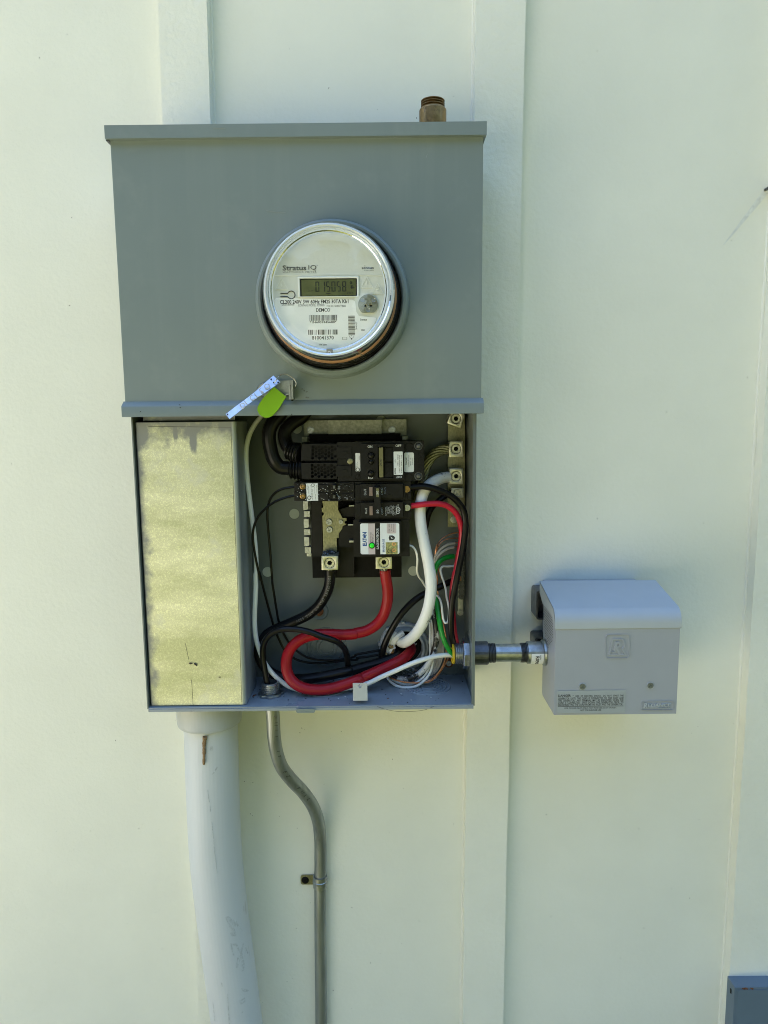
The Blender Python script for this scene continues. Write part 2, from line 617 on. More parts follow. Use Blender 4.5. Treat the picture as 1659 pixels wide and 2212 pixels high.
def segs(mb, ch, x0, x1, z0, z1, y, th):
    """Seven-segment figure."""
    on = {'0': 'abcdef', '1': 'bc', '5': 'afgcd', '8': 'abcdefg'}[ch]
    g, zm = th * .18, (z0 + z1) / 2
    R = {'a': (x0 + th, x1 - th, z1 - th, z1), 'd': (x0 + th, x1 - th, z0, z0 + th), 'g': (x0 + th, x1 - th, zm - th / 2, zm + th / 2),
         'f': (x0, x0 + th, zm + g, z1 - g), 'e': (x0, x0 + th, z0 + g, zm - g), 'b': (x1 - th, x1, zm + g, z1 - g), 'c': (x1 - th, x1, z0 + g, zm - g)}
    for s in on:
        a, b, c, d = R[s]
        mb.quad([(a, y, c), (b, y, c), (b, y, d), (a, y, d)])

def ring2d(mb, c, r0, r1, y, n=24):
    """Flat printed ring."""
    o = [(c[0] + math.cos(2 * PI * i / n) * r1, y, c[2] + math.sin(2 * PI * i / n) * r1) for i in range(n)]
    q = [(c[0] + math.cos(2 * PI * i / n) * r0, y, c[2] + math.sin(2 * PI * i / n) * r0) for i in range(n)]
    mb.add(o + q, [(i, (i + 1) % n, n + (i + 1) % n, n + i) for i in range(n)])
    return mb

def rect(mb, x0, x1, z0, z1, y):
    mb.quad([(x0, y, z0), (x1, y, z0), (x1, y, z1), (x0, y, z1)])
    return mb

def rrect(x0, x1, z0, z1, y, r, corners=(1, 1, 1, 1)):
    """Rounded rectangle outline; corners: bottom-left, bottom-right, top-right, top-left."""
    out = []
    for k, (cx, cz, a) in enumerate(((x0 + r, z0 + r, PI), (x1 - r, z0 + r, 1.5 * PI), (x1 - r, z1 - r, 0), (x0 + r, z1 - r, .5 * PI))):
        if corners[k]:
            for i in range(5):
                t = a + i * PI / 8
                out.append((cx + math.cos(t) * r, y, cz + math.sin(t) * r))
        else:
            out.append(((x0, x1, x1, x0)[k], y, (z0, z0, z1, z1)[k]))
    return out

def bars(mb, x0, x1, z0, z1, y, n, vertical=False, seed=1):
    """Linear bar code."""
    q = random.Random(seed)
    ws = [q.choice((1, 1, 2, 3)) for _ in range(2 * n - 1)]
    t = sum(ws)
    p = 0
    for i, k in enumerate(ws):
        if i % 2 == 0:
            a, b = p / t, (p + k) / t
            if vertical:
                rect(mb, x0, x1, z0 + a * (z1 - z0), z0 + b * (z1 - z0), y)
            else:
                rect(mb, x0 + a * (x1 - x0), x0 + b * (x1 - x0), z0, z1, y)
        p += k
    return mb

def frame_outline(mb, pts, wdt, y, depth):
    """Raised outline along a closed polygon lying in a plane of constant y."""
    c = Vector((sum(p[0] for p in pts) / len(pts), y, sum(p[2] for p in pts) / len(pts)))
    outer = [Vector((p[0], y, p[2])) for p in pts]
    r = min((p - c).length for p in outer)
    inner = [c + (p - c) * (1 - wdt / r) for p in outer]
    mb.extrude(outer, (0, -depth, 0), holes=[inner])
    return mb

def screw(mb, c, r, kind='phillips', h=.002, axis=None, turn=.4):
    """Screw head facing the viewer with a real recess."""
    x, y, z = c
    def rot(px, pz):
        return (x + px * math.cos(turn) - pz * math.sin(turn), y - h, z + px * math.sin(turn) + pz * math.cos(turn))
    n = 6 if kind == 'hexslot' else 18
    outer = [rot(math.cos(2 * PI * i / n) * r, math.sin(2 * PI * i / n) * r) for i in range(n)]
    if kind in ('slot', 'hexslot'):
        a, b = r * .86, r * .13
        hole = [rot(-a * .9, -b), rot(a * .9, -b), rot(a * .9, b), rot(-a * .9, b)]
    elif kind == 'hexsocket':
        hole = [rot(math.cos(PI * i / 3) * r * .55, math.sin(PI * i / 3) * r * .55) for i in range(6)]
    else:
        a, b = r * .62, r * .15
        hole = [rot(*p) for p in ((-a, -b), (-b, -b), (-b, -a), (b, -a), (b, -b), (a, -b), (a, b), (b, b), (b, a), (-b, a), (-b, b), (-a, b))]
    mb.extrude(outer, (0, h, 0), holes=[hole])
    mb.quad([(p[0], y - h * .25, p[2]) for p in outer])
    if kind == 'hexslot':
        mb.lathe((x, y, z), (0, -1, 0), [(r * 1.18, 0), (r * 1.18, h * .3), (r * .9, h * .35)], 20)
    return mb

# ================================================================== SETTING
g = MB()
NG = 40
gv = [(-60 + 120 * i / NG, -100 + 120 * j / NG, rnd.uniform(-.03, .03) if 0 < i < NG and 0 < j < NG else 0) for j in range(NG + 1) for i in range(NG + 1)]
g.add(gv, [(j * (NG + 1) + i, j * (NG + 1) + i + 1, (j + 1) * (NG + 1) + i + 1, (j + 1) * (NG + 1) + i) for j in range(NG) for i in range(NG)])
solo('lawn', g, 'grass', None, None, kind='structure', loc=(0, 0, 0))

m = MB(); m.box(-7.5, -1.15, -.1, .05, -11, -.25, .01)  # slab added out of view to bounce warm sunlight onto the wall
solo('bounce_slab', m, 'bounce_concrete', None, None, kind='structure', loc=(-4, -5, 0))

# a far belt of trees across the lawn, behind the viewer: it shows only as reflections
q = random.Random(3)
tb = MB()
for k in range(26):
    ang = PI + PI * (k + q.random()) / 26
    R_ = q.uniform(11, 17)
    cx, cy, hh = math.cos(ang) * R_ * 1.3, math.sin(ang) * R_, q.uniform(6.5, 11)
    tb.lathe((cx, cy, -.1), (0, 0, 1), [(.18, 0), (.1, hh * .5), (0, hh * .8)], 6)
    for _ in range(900):
        d = Vector((q.gauss(0, 1), q.gauss(0, 1), q.gauss(0, 1))).normalized() * q.random() ** .4
        p = Vector((cx, cy, hh * .58)) + Vector((d.x * 2.0, d.y * 2.0, d.z * hh * .48))
        a = Vector((q.gauss(0, 1), q.gauss(0, 1), q.gauss(0, 1))).normalized() * q.uniform(.2, .42)
        b = a.orthogonal().normalized() * q.uniform(.2, .42)
        tb.quad([p - a, p - b, p + a, p + b])
solo('woodland', tb, 'leaf', None, None, kind='stuff', loc=(0, -20, 0))

# ------------------------------------------------------------------ house wall with battens
house = thing('house_wall', (0, 0, 0), 'pale cream painted board and batten house wall behind the electrical gear', 'wall')
m = MB()
m.box(-1.9, 3.2, -.05, 3.4, 0, .14)
part(house, 'wall_board', m, 'wall')
def batten(xa0, xb0, z0, xa1, xb1, z1):
    """Left and right edge at two heights; carried on to the ground and to the eaves."""
    def at(xa, xb, z): return xa + (xb - xa) * (z - z0) / (z1 - z0)
    mm = MB()
    q = random.Random(int(xa0 * 1e4))
    nz = 70
    L, Rr = [], []
    for i in range(nz + 1):
        z = 3.4 * i / nz
        L.append((at(xa0, xa1, z) + q.uniform(-.0005, .0005), -.02, z))
        Rr.append((at(xb0, xb1, z) + q.uniform(-.0005, .0005), -.02, z))
    mm.extrude(L + Rr[::-1], (0, .0205, 0), b=.0022)
    part(house, 'batten', mm, 'batten')
    for E_, s in ((L, 1), (Rr, -1)):                     # bead of filler where the batten meets the board
        c = MB()
        c.tube([(p[0] - s * .0008, -.0006, p[2]) for p in E_[::7]], .0022, n=6, sub=2)
        part(house, 'caulk_bead', c, 'caulk')
batten(-.2754, -.2143, 1.968, -.2866, -.2866+.0625, .546)
batten(.1217, .1834, 1.9656, .1106, .1715, .5443)
batten(.5135, .5775, 1.97, .5079, .5079+.0635, .5396)

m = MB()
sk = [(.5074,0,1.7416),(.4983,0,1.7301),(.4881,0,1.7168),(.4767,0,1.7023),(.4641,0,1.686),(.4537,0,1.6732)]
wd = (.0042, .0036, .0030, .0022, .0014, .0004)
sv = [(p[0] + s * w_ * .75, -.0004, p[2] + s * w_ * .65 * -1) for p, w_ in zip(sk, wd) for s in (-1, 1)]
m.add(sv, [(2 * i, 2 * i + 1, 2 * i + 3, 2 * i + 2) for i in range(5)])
part(house, 'shadow_streak', m, 'streak')  # thin darker sheet painted on for the shadow cast beside the nail
m = MB()
flecks = [(-.3986,0,1.9405),(-.4361,0,1.9133),(-.0656,0,1.8736),(-.4078,0,1.717),(-.4185,0,1.6044),(-.5127,0,1.3933),(.0477,0,1.836),(.3878,0,1.4548),(.4645,0,1.6789),(.2796,0,1.9146),(.3721,0,.8445),(-.1253,0,.9991),(-.1224,0,1.0061),(-.0655,0,1.0006),(-.2015,0,.8743),(-.1989,0,.8714),(-.1964,0,.9236),(-.2086,0,.9251),(-.1332,0,.8509),(.0087,0,.9571),(-.0808,0,.9724),(.4459,0,1.3006),(.2971,0,1.3087),(.2448,0,.7041),(.385,0,.6834),(.4242,0,.7474),(.4605,0,.8582),(-.3672,0,.8528),(-.4392,0,.8499),(-.5437,0,.7093),(-.2061,0,.6634),(-.0851,0,.5845),(-.0545,0,.7226),(-.0279,0,.6305),(-.1389,0,.6894),(-.5057,0,.636),(-.3932,0,.99),(.3517,0,.6339),(-.2024,0,1.8288),(-.2168,0,1.9305),(-.2119,0,1.9332),(.496,0,1.5004),(.4526,0,.732),(.2347,0,.868),(.0981,0,.8549),(.0462,0,.6987),(-.0953,0,.7683),(-.1553,0,.6009),(-.343,0,.6573)]
for p in flecks:
    a, l, t = rnd.uniform(0, PI), rnd.uniform(.0005, .0016), rnd.uniform(.0003, .0006)
    u, v = Vector((math.cos(a), 0, math.sin(a))) * l, Vector((-math.sin(a), 0, math.cos(a))) * t
    P = Vector(p)
    m.add([P - u, P - v, P + u, P + v, P + Vector((0, -.0006, 0))], [(0, 1, 4), (1, 2, 4), (2, 3, 4), (3, 0, 4)])
for _ in range(170):
    P = Vector((rnd.uniform(-.55, .56), 0, rnd.uniform(.5, 1.98) if rnd.random() < .35 else rnd.uniform(.5, 1.1)))
    a, l, t = rnd.uniform(0, PI), rnd.uniform(.0002, .0007), rnd.uniform(.0002, .0003)
    u, v = Vector((math.cos(a), 0, math.sin(a))) * l, Vector((-math.sin(a), 0, math.cos(a))) * t
    m.add([P - u, P - v, P + u, P + v, P + Vector((0, -.0004, 0))], [(0, 1, 4), (1, 2, 4), (2, 3, 4), (3, 0, 4)])
part(house, 'dirt_flecks', m, 'speck', kind='stuff')

# ================================================================== METER CABINET
BX0, BX1, ZF, YF = -.3000, .1114, 1.0910, -.1270        # lower box: sides, floor underside, front edge
cab = thing('meter_cabinet', (-.093, -.02, ZF), 'grey steel meter cabinet standing open below its round meter', 'electrical cabinet')
TOP = 1.7768
def seg_wall():
    m = MB()
    m.box(BX0 + .0015, BX1 - .0015, ZF + .0015, TOP - .004, -.0215, -.0202)
    return m
part(cab, 'back_panel', seg_wall(), 'paint_shaded')
ZC = 1.4548
m = MB(); m.box(BX0, BX0 + .0015, ZF, ZC + .06, YF, -.0202, .0004); part(cab, 'side_wall', m, 'paint_shaded')
m = MB(); m.box(BX1 - .0015, BX1, ZF, ZC + .06, YF, -.0202, .0004); m.box(BX1 - .004, BX1 - .0016, ZF + .002, ZC + .06, YF + .0002, YF + .0016, .0004); part(cab, 'side_wall', m, 'paint_shaded')
m = MB(); m.box(BX0 + .0016, BX1 - .0016, ZF, ZF + .0015, YF, -.0202, .0004)
m.box(BX0 + .0016, BX1 - .0016, ZF - .0035, ZF - .0002, YF - .0012, YF + .0002, .0004)
part(cab, 'floor_plate', m, 'floor')
ZT = ZF + .0015
# corner gusset weld on the floor
m = MB(); m.extrude([(BX1 - .0018, YF + .002, ZT), (BX1 - .022, YF + .004, ZT), (BX1 - .0018, -.03, ZT)], (0, 0, .0006)); part(cab, 'corner_flap', m, 'floor')

# upper cover, top cap and bottom flange
CX0, CX1, CY = -.3035, .1160, -.133
CB = 1.4727
def cover():
    m = MB()
    m.box(CX0, CX1, CB - .002, TOP - .008, CY, -.0205, .0032, 3)
    # open at the back and underneath
    bm = m.bm
    kill = [f for f in bm.faces if abs(f.normal.z) > .9 and f.calc_center_median().z < CB + .01 or f.normal.y > .9]
    bm.normal_update()
    kill = [f for f in bm.faces if (f.normal.z < -.9 and f.calc_area() > .01) or f.normal.y > .9]
    bmesh.ops.delete(bm, geom=kill, context='FACES')
    return m
part(cab, 'upper_cover', cover(), 'paint')
m = MB()
m.box(CX0 - .0035, CX1 + .003, 1.7627, TOP, -.140, -.0202, .0022, 3)
part(cab, 'top_cap', m, 'paint')
m = MB()
m.box(CX0 - .0036, CX0 - .0004, 1.7615, 1.7635, -.137, -.05)
part(cab, 'cap_clip', m, 'darksteel')
m = MB()
fz1, fz0 = 1.4674, ZC
m.extrude([(CX0 - .0022, CY + .0004, CB + .0004), (CX0 - .0022, -.1405, fz1), (CX0 - .0022, -.1409, fz1 - .001), (CX0 - .0022, -.1409, fz0), (CX0 - .0022, -.1392, fz0), (CX0 - .0022, -.1392, fz1 - .001), (CX0 - .0022, -.128, CB - .004)],
          (CX1 - CX0 + .0044, 0, 0), b=.0006)
m.box(CX0 - .0022, CX0 - .0006, fz0, fz1 - .001, -.1390, -.03)
m.box(CX1 + .0006, CX1 + .0022, fz0, fz1 - .001, -.1390, -.03)
part(cab, 'bottom_flange', m, 'paint')
MC = (-.0567,-.15,1.5861)
m = MB()
m.lathe((MC[0], CY, MC[2]), (0, -1, 0), [(.0895, -.0005), (.0888, .002), (.0876, .010), (.0862, .0145), (.0838, .017), (.0812, .0168), (.0796, .0145), (.0792, .001)], 72)
part(cab, 'meter_ring', m, 'paint')

# knock-out rings pressed into back and floor, mounting dimple, pale discs drawn for open holes that show the wall
def ringset(name, c, radii, axis, m_='paint_shaded', stretch=1):
    m = MB()
    for r in radii:
        m.lathe(c, axis, [(r - .0010, -.0004), (r - .0005, .0009), (r + .0004, .0010), (r + .0010, -.0004)], 40)
    part(cab, name, m, m_)
ringset('knockout', (-.0824,-.0216,1.1347), (.0100, .0150, .0225, .0275), (0, -1, 0))
kf = (.0565,-.0649,1.0926)
ringset('knockout', (kf[0], kf[1], ZT + .0003), (.0095, .0145, .0195, .0245, .0300), (0, 0, 1), 'floor')
kf = (-.0828,-.0652,1.0926)
ringset('knockout', (kf[0], kf[1], ZT + .0003), (.0180, .0235, .0315), (0, 0, 1), 'floor')
dm = (-.0912,-.0216,1.1862)
m = MB(); m.lathe(dm, (0, -1, 0), [(.0130, -.0002), (.0122, .0008), (.0110, .0012), (.0098, .0006), (.0080, .0002), (0, .0002)], 36); part(cab, 'mounting_dimple', m, 'paint_shaded')
m = MB(); m.lathe(dm, (0, -1, 0), [(.0062, .0003), (.0062, .0028), (.0045, .0036), (0, .0038)], 14); part(cab, 'mounting_screw', m, 'rust')
m = MB(); c = (.0883,-.0216,1.1098); m.lathe(c, (0, -1, 0), [(.0068, .0), (.0066, .001), (0, .0012)], 18); part(cab, 'screw_washer', m, 'rust')
m = MB(); screw(m, (c[0], -.0232, c[2]), .0036, 'phillips', .0022); part(cab, 'mounting_screw', m, 'steel')
m = MB(); m.lathe((.0901,-.0216,1.1032), (0, -1, 0), [(.0125, -.0002), (.0118, .0006), (.0110, -.0002)], 30); part(cab, 'mounting_dimple', m, 'paint_shaded')
for p in [(-.1156,-.0216,1.4379),(-.1221,-.0216,1.3226),(-.1612,-.0216,1.2424)] + [(.0394,-.0216,1.2416),(-.0026,-.0216,1.4469)]:
    m = MB(); m.lathe(p, (0, -1, 0), [(.0069, 0), (.0067, .0004), (0, .0005)], 28); part(cab, 'hole_disc', m, 'hole')
# tab with a screw hole at the front edge, slotted lip beneath
m = MB()
x0, x1, z0, z1 = -.0414,-.0232,1.0984,1.1213
hc = (-.0324,-.1255,1.1175)
m.extrude([(x0, -.1255, z0), (x1, -.1255, z0), (x1, -.1255, z1), (x0, -.1255, z1)], (0, .0014, 0), holes=[circ(hc, .0023, 14)])
m.box(x0, x1, z0, z0 + .0014, -.1240, -.105)
part(cab, 'screw_tab', m, 'pvc2')
m = MB()
x0, x1, z0, z1 = -.1127,-.0887,1.0857,1.0908
m.extrude(rrect(x0, x1, z0, z1, -.1316, .0025), (0, .0016, 0), holes=[rrect(x0 + .0035, x1 - .002, z0 + .0022, z1 - .0026, -.1316, .0008)], b=0)
part(cab, 'latch_loop', m, 'paint')
# staple the seal hangs from
m = MB()
x0, x1, z0, z1 = -.1244,-.106,1.4784,1.4953
m.box(x0, x1, z0, z1, -.1362, -.1338, .0005)
x0, x1, z0, z1 = -.1082,-.106,1.4731,1.4897
m.box(x0, x1, z0, z1, -.152, -.1364, .0006)
x0, x1, z0, z1 = -.1053,-.1031,1.4731,1.4948
m.box(x0, x1, z0, z1, -.152, -.1364, .0006)
part(cab, 'hasp', m, 'steel')
m = MB(); x0, x1, z0, z1 = -.1077,-.1052,1.4702,1.4736; m.box(x0, x1, z0, z1, -.1345, -.1332); part(cab, 'hasp_slot', m, 'blackmatt')
for a in ([(-.1304,-.1333,1.686),(-.1194,-.1333,1.6845),(-.1085,-.1333,1.6836)], [(-.1855,-.1403,1.7725),(-.1775,-.1403,1.7722),(-.1721,-.1403,1.7719)], [(.0515,-.1333,1.7408),(.0526,-.1333,1.7439),(.0532,-.1333,1.7454)]):
    m = MB(); m.tube(a, .0002, n=4, sub=3); part(cab, 'scratch', m, 'scr')
m = MB()
for p in [(-.0947,-.1334,1.4854),(-.0924,-.1334,1.4834),(-.0892,-.1334,1.4822),(-.0902,-.1334,1.4758),(-.0881,-.1334,1.4754),(-.2373,-.1412,1.4683),(-.2367,-.1412,1.4653),(-.2835,-.1412,1.4609),(-.1067,-.1412,1.4557)]:
    P = Vector(p); a = rnd.uniform(0, PI); u = Vector((math.cos(a), 0, math.sin(a))) * .0011; v = Vector((-math.sin(a), 0, math.cos(a))) * .0005
    m.add([P - u, P - v, P + u, P + v, P + Vector((0, -.0007, 0))], [(0, 1, 4), (1, 2, 4), (2, 3, 4), (3, 0, 4)])
part(cab, 'dirt_flecks', m, 'speck', kind='stuff')

# ------------------------------------------------------------------ galvanised side cover
gc = thing('cable_cover', (-.238, -.08, ZT), 'tall galvanised sheet cover over the left cable bay of the open cabinet', 'metal cover')
GX0, GX1, GZ0, GZ1 = -.2972, -.1762, ZT + .0012, 1.4482
m = MB()
def fold(r, inset):
    o = []
    for i in range(6):
        a = PI + PI / 2 * i / 5
        o.append((GX0 + .002 + math.cos(a) * (.002 - inset), -.1205 + math.sin(a) * (.002 - inset)))
    for i in range(9):
        a = 1.5 * PI + PI / 2 * i / 8
        o.append((GX1 - .005 + math.cos(a) * (.005 - inset), -.1175 + math.sin(a) * (.005 - inset)))
    return o
po, pi_ = fold(0, 0), fold(0, .0012)
prof_ = [(GX0, -.06)] + po + [(GX1, -.052), (GX1 - .0012, -.052)] + pi_[::-1] + [(GX0 + .0012, -.06)]
m.extrude([(x, y, GZ0) for x, y in prof_], (0, 0, GZ1 - GZ0))
part(gc, 'front_sheet', m, 'galv')
m = MB(); m.box(GX0 + .006, GX1 - .004, GZ1 + .002, GZ1 + .03, -.110, -.1088); part(gc, 'rear_flange', m, 'galv')
m = MB(); m.box(GX0 + .003, GX1 - .006, GZ1 - .0013, GZ1 - .0001, -.1205, -.085); part(gc, 'top_flange', m, 'galv')
m = MB()
for a in ([(-.2812,-.1226,1.4434),(-.2399,-.1226,1.4426),(-.1821,-.1226,1.4415)], [(-.1825,-.1226,1.4407),(-.1824,-.1226,1.3458),(-.1815,-.1226,1.2077),(-.1821,-.1226,1.0968)], [(-.2441,-.1226,1.1273),(-.2435,-.1226,1.0901)], [(-.2497,-.1226,1.1748),(-.2463,-.1226,1.1534)]):
    m.tube(a, .00022, n=4, sub=3)
part(gc, 'scratch', m, 'darksteel')
fly = thing('dead_fly', (-.2417,-.1228,1.148), 'small dark winged insect stuck on the galvanised cover', 'insect')
m = MB(); m.tube([(-.2397,-.1236,1.1487),(-.2372,-.1236,1.1465),(-.2361,-.1236,1.1454)], lambda t: .0010 * (1 - .5 * t), n=6); part(fly, 'body', m, 'speck')
m = MB()
a = [(-.2407,-.1234,1.1486),(-.2441,-.1234,1.1497),(-.2467,-.1234,1.149),(-.2442,-.1234,1.1474)]
m.extrude(a, (0, -.0002, 0)); part(fly, 'wing', m, 'speck')
m = MB(); a = [(-.2398,-.1234,1.149),(-.2357,-.1234,1.1478),(-.2364,-.1234,1.1471)]; m.extrude(a, (0, -.0002, 0)); part(fly, 'wing', m, 'speck')
m = MB()
for p, q_ in (((-.2097,-.1227,1.129), (-.2075,-.1227,1.1311)), ((-.2093,-.1227,1.1308), (-.2067,-.1227,1.1289)), ((-.2083,-.1227,1.13), (-.21,-.1227,1.1301))):
    m.tube([p, q_], .0002, n=4, smooth=False)
solo('dead_gnat', m, 'speck', 'tiny spread-legged gnat low on the galvanised cover, right of the fly', 'insect')
# ------------------------------------------------------------------ electric meter
met = thing('electric_meter', (MC[0], CY, MC[2] - .08), 'round electric meter with clear cover and digital reading on the grey cabinet', 'electricity meter')
def L(prof, n=72): return MB().lathe((MC[0], CY, MC[2]), (0, -1, 0), prof, n)
part(met, 'base_ring', L([(.0786, .002), (.0786, .008), (.0770, .009), (.0770, .013), (.0755, .014), (.0755, .019), (.0742, .020), (.0742, .0235), (0, .0235)]), 'blackmatt')
part(met, 'tan_ring', L([(.0734, .0236), (.0734, .0330), (.0700, .0332), (.0640, .0332)]), 'tan')
part(met, 'inner_ring', L([(.0712, .0334), (.0712, .0360), (.0700, .0365), (.0700, .0400), (.0680, .0405), (.06, .0405)]), 'blackmatt')
part(met, 'inner_ring', L([(.0696, .0407), (.0696, .0425), (.0684, .0428), (.060, .0428)]), 'darksteel')
part(met, 'inner_ring', L([(.0676, .0430), (.0670, .0475), (.0650, .048), (.0636, .0500), (.0610, .0516)]), 'grey')
part(met, 'face_plate', L([(.0632, .0500), (.0622, .0520), (0, .0520)]), 'face')
part(met, 'clear_cover', L([(.0782, .0090), (.0776, .0125), (.0758, .0135), (.0748, .030), (.0736, .046), (.0712, .0585)]), 'side')
rimp = part(met, 'cover_rim', L([(.0712, .0586), (.0706, .0628), (.0690, .0656), (.0672, .0662), (.0658, .0650), (.0650, .0632), (.0638, .0640), (.0622, .0638), (.0612, .0622), (.0600, .0622)]), 'rim')
part(met, 'front_window', L([(.0602, .0622), (.052, .0640), (.042, .0655), (.03, .0667), (.015, .0675), (0, .0678)]), 'glass')
YM = -.1853
dk = part(met, 'display', MB().extrude([(a, YM, b) for a, b in ((-.0906, 1.5812), (-.0246, 1.5812), (-.0246, 1.6029), (-.0906, 1.6029))], (0, -.0016, 0), b=.0009,
    holes=[[(a, YM, b) for a, b in ((-.0884, 1.5819), (-.0267, 1.5819), (-.0267, 1.6007), (-.0884, 1.6007))]]), 'emboss')
m = MB(); m.box(-.0884,-.0267,1.5819,1.6007, -.1858, -.1851); part(dk, 'display_border', m, 'lcdframe')
m = MB(); m.box(-.0867,-.028,1.5828,1.5996, -.1861, -.1857); part(dk, 'screen', m, 'lcd')
m = MB()
YS = -.18622
for ch, x0, x1 in (('0', -.0717, -.0674), ('1', -.0657, -.0612), ('5', -.0601, -.0556), ('0', -.0544, -.0499), ('5', -.0486, -.0443), ('8', -.0428, -.0383)):
    segs(m, ch, x0, x1, 1.5867, 1.5976, YS, .0012)
text(m, 'kWh', -.0377,-.0311,1.584,1.5867, YS, space=1.15)
text(m, 'Dr.260', -.0795,-.0741,1.5874,1.5891, YS)
rect(m, -.0604,-.0555,1.5845,1.5854, YS)
ring2d(m, (-.0332,-.1862,1.5961), .0005, .0014, YS)
ring2d(m, (-.0323,-.1862,1.591), .0, .0014, YS)
m.quad([(-.0335,-.1862,1.5926),(-.0306,-.1862,1.5926),(-.0321,-.1862,1.5937)])
m.quad([(-.0306,-.1862,1.5921),(-.0307,-.1862,1.5897),(-.0291,-.1862,1.591)])
part(dk, 'digits', m, 'seg')
# raised warning signs and the pressed line
for pts, inner in (([(-.1152,-.1853,1.59),(-.1012,-.1853,1.5898),(-.108,-.1853,1.6021)], 'bolt'), ([(-.0227,-.1853,1.5907),(-.0092,-.1853,1.5906),(-.0159,-.1853,1.6026)], 'mark'), ([(-.0108,-.1853,1.5841),(.0024,-.1853,1.584),(-.0042,-.1853,1.5958)], 'heat')):
    m = MB()
    frame_outline(m, pts, .0009, YM, .0005)
    c = (sum(p[0] for p in pts) / 3, YM, sum(p[2] for p in pts) / 3)
    if inner == 'bolt':
        m.extrude([(c[0] + a * .001, YM, c[2] + b * .001) for a, b in ((.8, 3), (-1.6, -.2), (-.2, -.1), (-.7, -2.2), (1.6, .6), (.3, .5))], (0, -.0005, 0))
    elif inner == 'mark':
        m.box(c[0] - .0005, c[0] + .0005, c[2] - .0008, c[2] + .0036, YM - .0005, YM)
        m.box(c[0] - .0005, c[0] + .0005, c[2] - .0026, c[2] - .0016, YM - .0005, YM)
    else:
        for k in (-1, 0, 1):
            m.tube([(c[0] + k * .0013 + .0004 * s, YM - .0002, c[2] + z) for s, z in ((0, -.0012), (1, 0), (-1, .0014), (0, .0028))], .0003, n=5, sub=3)
        m.box(c[0] - .0022, c[0] + .0022, c[2] - .0022, c[2] - .0016, YM - .0005, YM)
    part(met, 'warning_sign', m, 'emboss')
m = MB(); m.tube([(-.1196,-.1854,1.6046),(-.0852,-.1854,1.6043),(-.0477,-.1854,1.6041),(.0006,-.1854,1.6034)], .0003, n=5); part(met, 'pressed_line', m, 'emboss')
m = MB()
text(m, 'Stratus', -.1068,-.0812,1.6095,1.615, YM - .0001, bold=.022)
text(m, 'IQ', -.0788,-.0702,1.6093,1.615, YM - .0001)
part(met, 'lettering', m, 'greyink'); m = MB()
text(m, 'WATTHOUR METER', -.1068,-.0703,1.6069,1.6087, YM - .0001, space=1.35)
part(met, 'lettering', m, 'greyink'); m = MB()
text(m, 'TM', -.0702,-.0688,1.6141,1.6148, YM - .0001)
text(m, 'sensus', -.0214,-.0083,1.6101,1.6121, YM - .0001, bold=.02)
rect(m, -.0188,-.0173,1.6132,1.6137, YM - .0001)
text(m, 'a xylem brand', -.0186,-.0083,1.608,1.6094, YM - .0001, shear=.3)
part(met, 'lettering', m, 'greyink')
m = MB()
a = [(-.0982,-.1854,1.5874)][0]
r_ = .0041
pts = []
for i in range(15):
    t = math.radians(155) - math.radians(310) * i / 14
    pts.append((a[0] + math.cos(t) * r_, YM - .0002, a[2] - .0035 + math.sin(t) * r_))
zc = a[2] - .0035
pts = [(-.1098, YM - .0002, pts[0][2])] + pts + [(-.1099, YM - .0002, pts[-1][2])]
m.tube(pts, .0005, n=5, smooth=False)
part(met, 'seal_symbol', m, 'ink')
st = part(met, 'rating_label', MB().extrude([(-.1166,-.1853,1.5783),(-.1147,-.1853,1.5811),(-.0729,-.1853,1.5798),(-.0319,-.1853,1.5783),(-.0289,-.1853,1.5762),(-.0277,-.1853,1.5653),(-.0251,-.1853,1.561),(-.007,-.1853,1.559),(-.006,-.1853,1.5568),(-.0139,-.1853,1.5456),(-.0238,-.1853,1.5367),(-.0359,-.1853,1.5304),(-.049,-.1853,1.5271),(-.0588,-.1853,1.5266),(-.0697,-.1853,1.5276),(-.0827,-.1853,1.5318),(-.0945,-.1853,1.5383),(-.104,-.1853,1.5471),(-.1113,-.1853,1.5575),(-.1151,-.1853,1.5683)], (0, -.0003, 0)), 'face2')
YL = -.1857
m = MB()
m = MB(); text(m, 'CL200 240V 3W 60Hz FM2S 30TA Kh1', -.1105,-.0362,1.5745,1.5787, YL, bold=.02); part(st, 'lettering', m, 'ink')
m = MB(); text(m, 'D0201300000', -.1086,-.0951,1.5727,1.5746, YL); part(st, 'lettering', m, 'ink')
m = MB(); text(m, 'CONTAINS MODEL: IDTB005', -.0909,-.0624,1.5716,1.5739, YL); part(st, 'lettering', m, 'ink')
m = MB(); text(m, 'FCC ID: SDBIDTB005', -.0598,-.0391,1.5707,1.5728, YL); part(st, 'lettering', m, 'ink')
m = MB(); text(m, 'DEMCO', -.0715,-.0562,1.5658,1.5696, YL, bold=.015); part(st, 'lettering', m, 'ink')
m = MB(); text(m, '*1N6037445688*', -.0788,-.0498,1.5536,1.5561, YL, bold=.015); part(st, 'lettering', m, 'ink')
m = MB(); text(m, '810041370', -.0768,-.0529,1.5362,1.5402, YL, bold=.015); part(st, 'lettering', m, 'ink')
m = MB(); text(m, 'TYPE RXA4', -.0694,-.0609,1.5298,1.5315, YL, bold=.02); part(st, 'lettering', m, 'ink')
m = MB(); text(m, 'Sensus', -.0237,-.0162,1.556,1.5582, YL, bold=.02); part(st, 'lettering', m, 'ink')
m = MB(); text(m, '0521', -.0228,-.019,1.5451,1.5468, YL, bold=.02); part(st, 'lettering', m, 'ink')
m = MB(); text(m, '76441457', -.029,-.0271,1.5464,1.5549, YL, rot=90); part(st, 'lettering', m, 'ink')
m = MB()
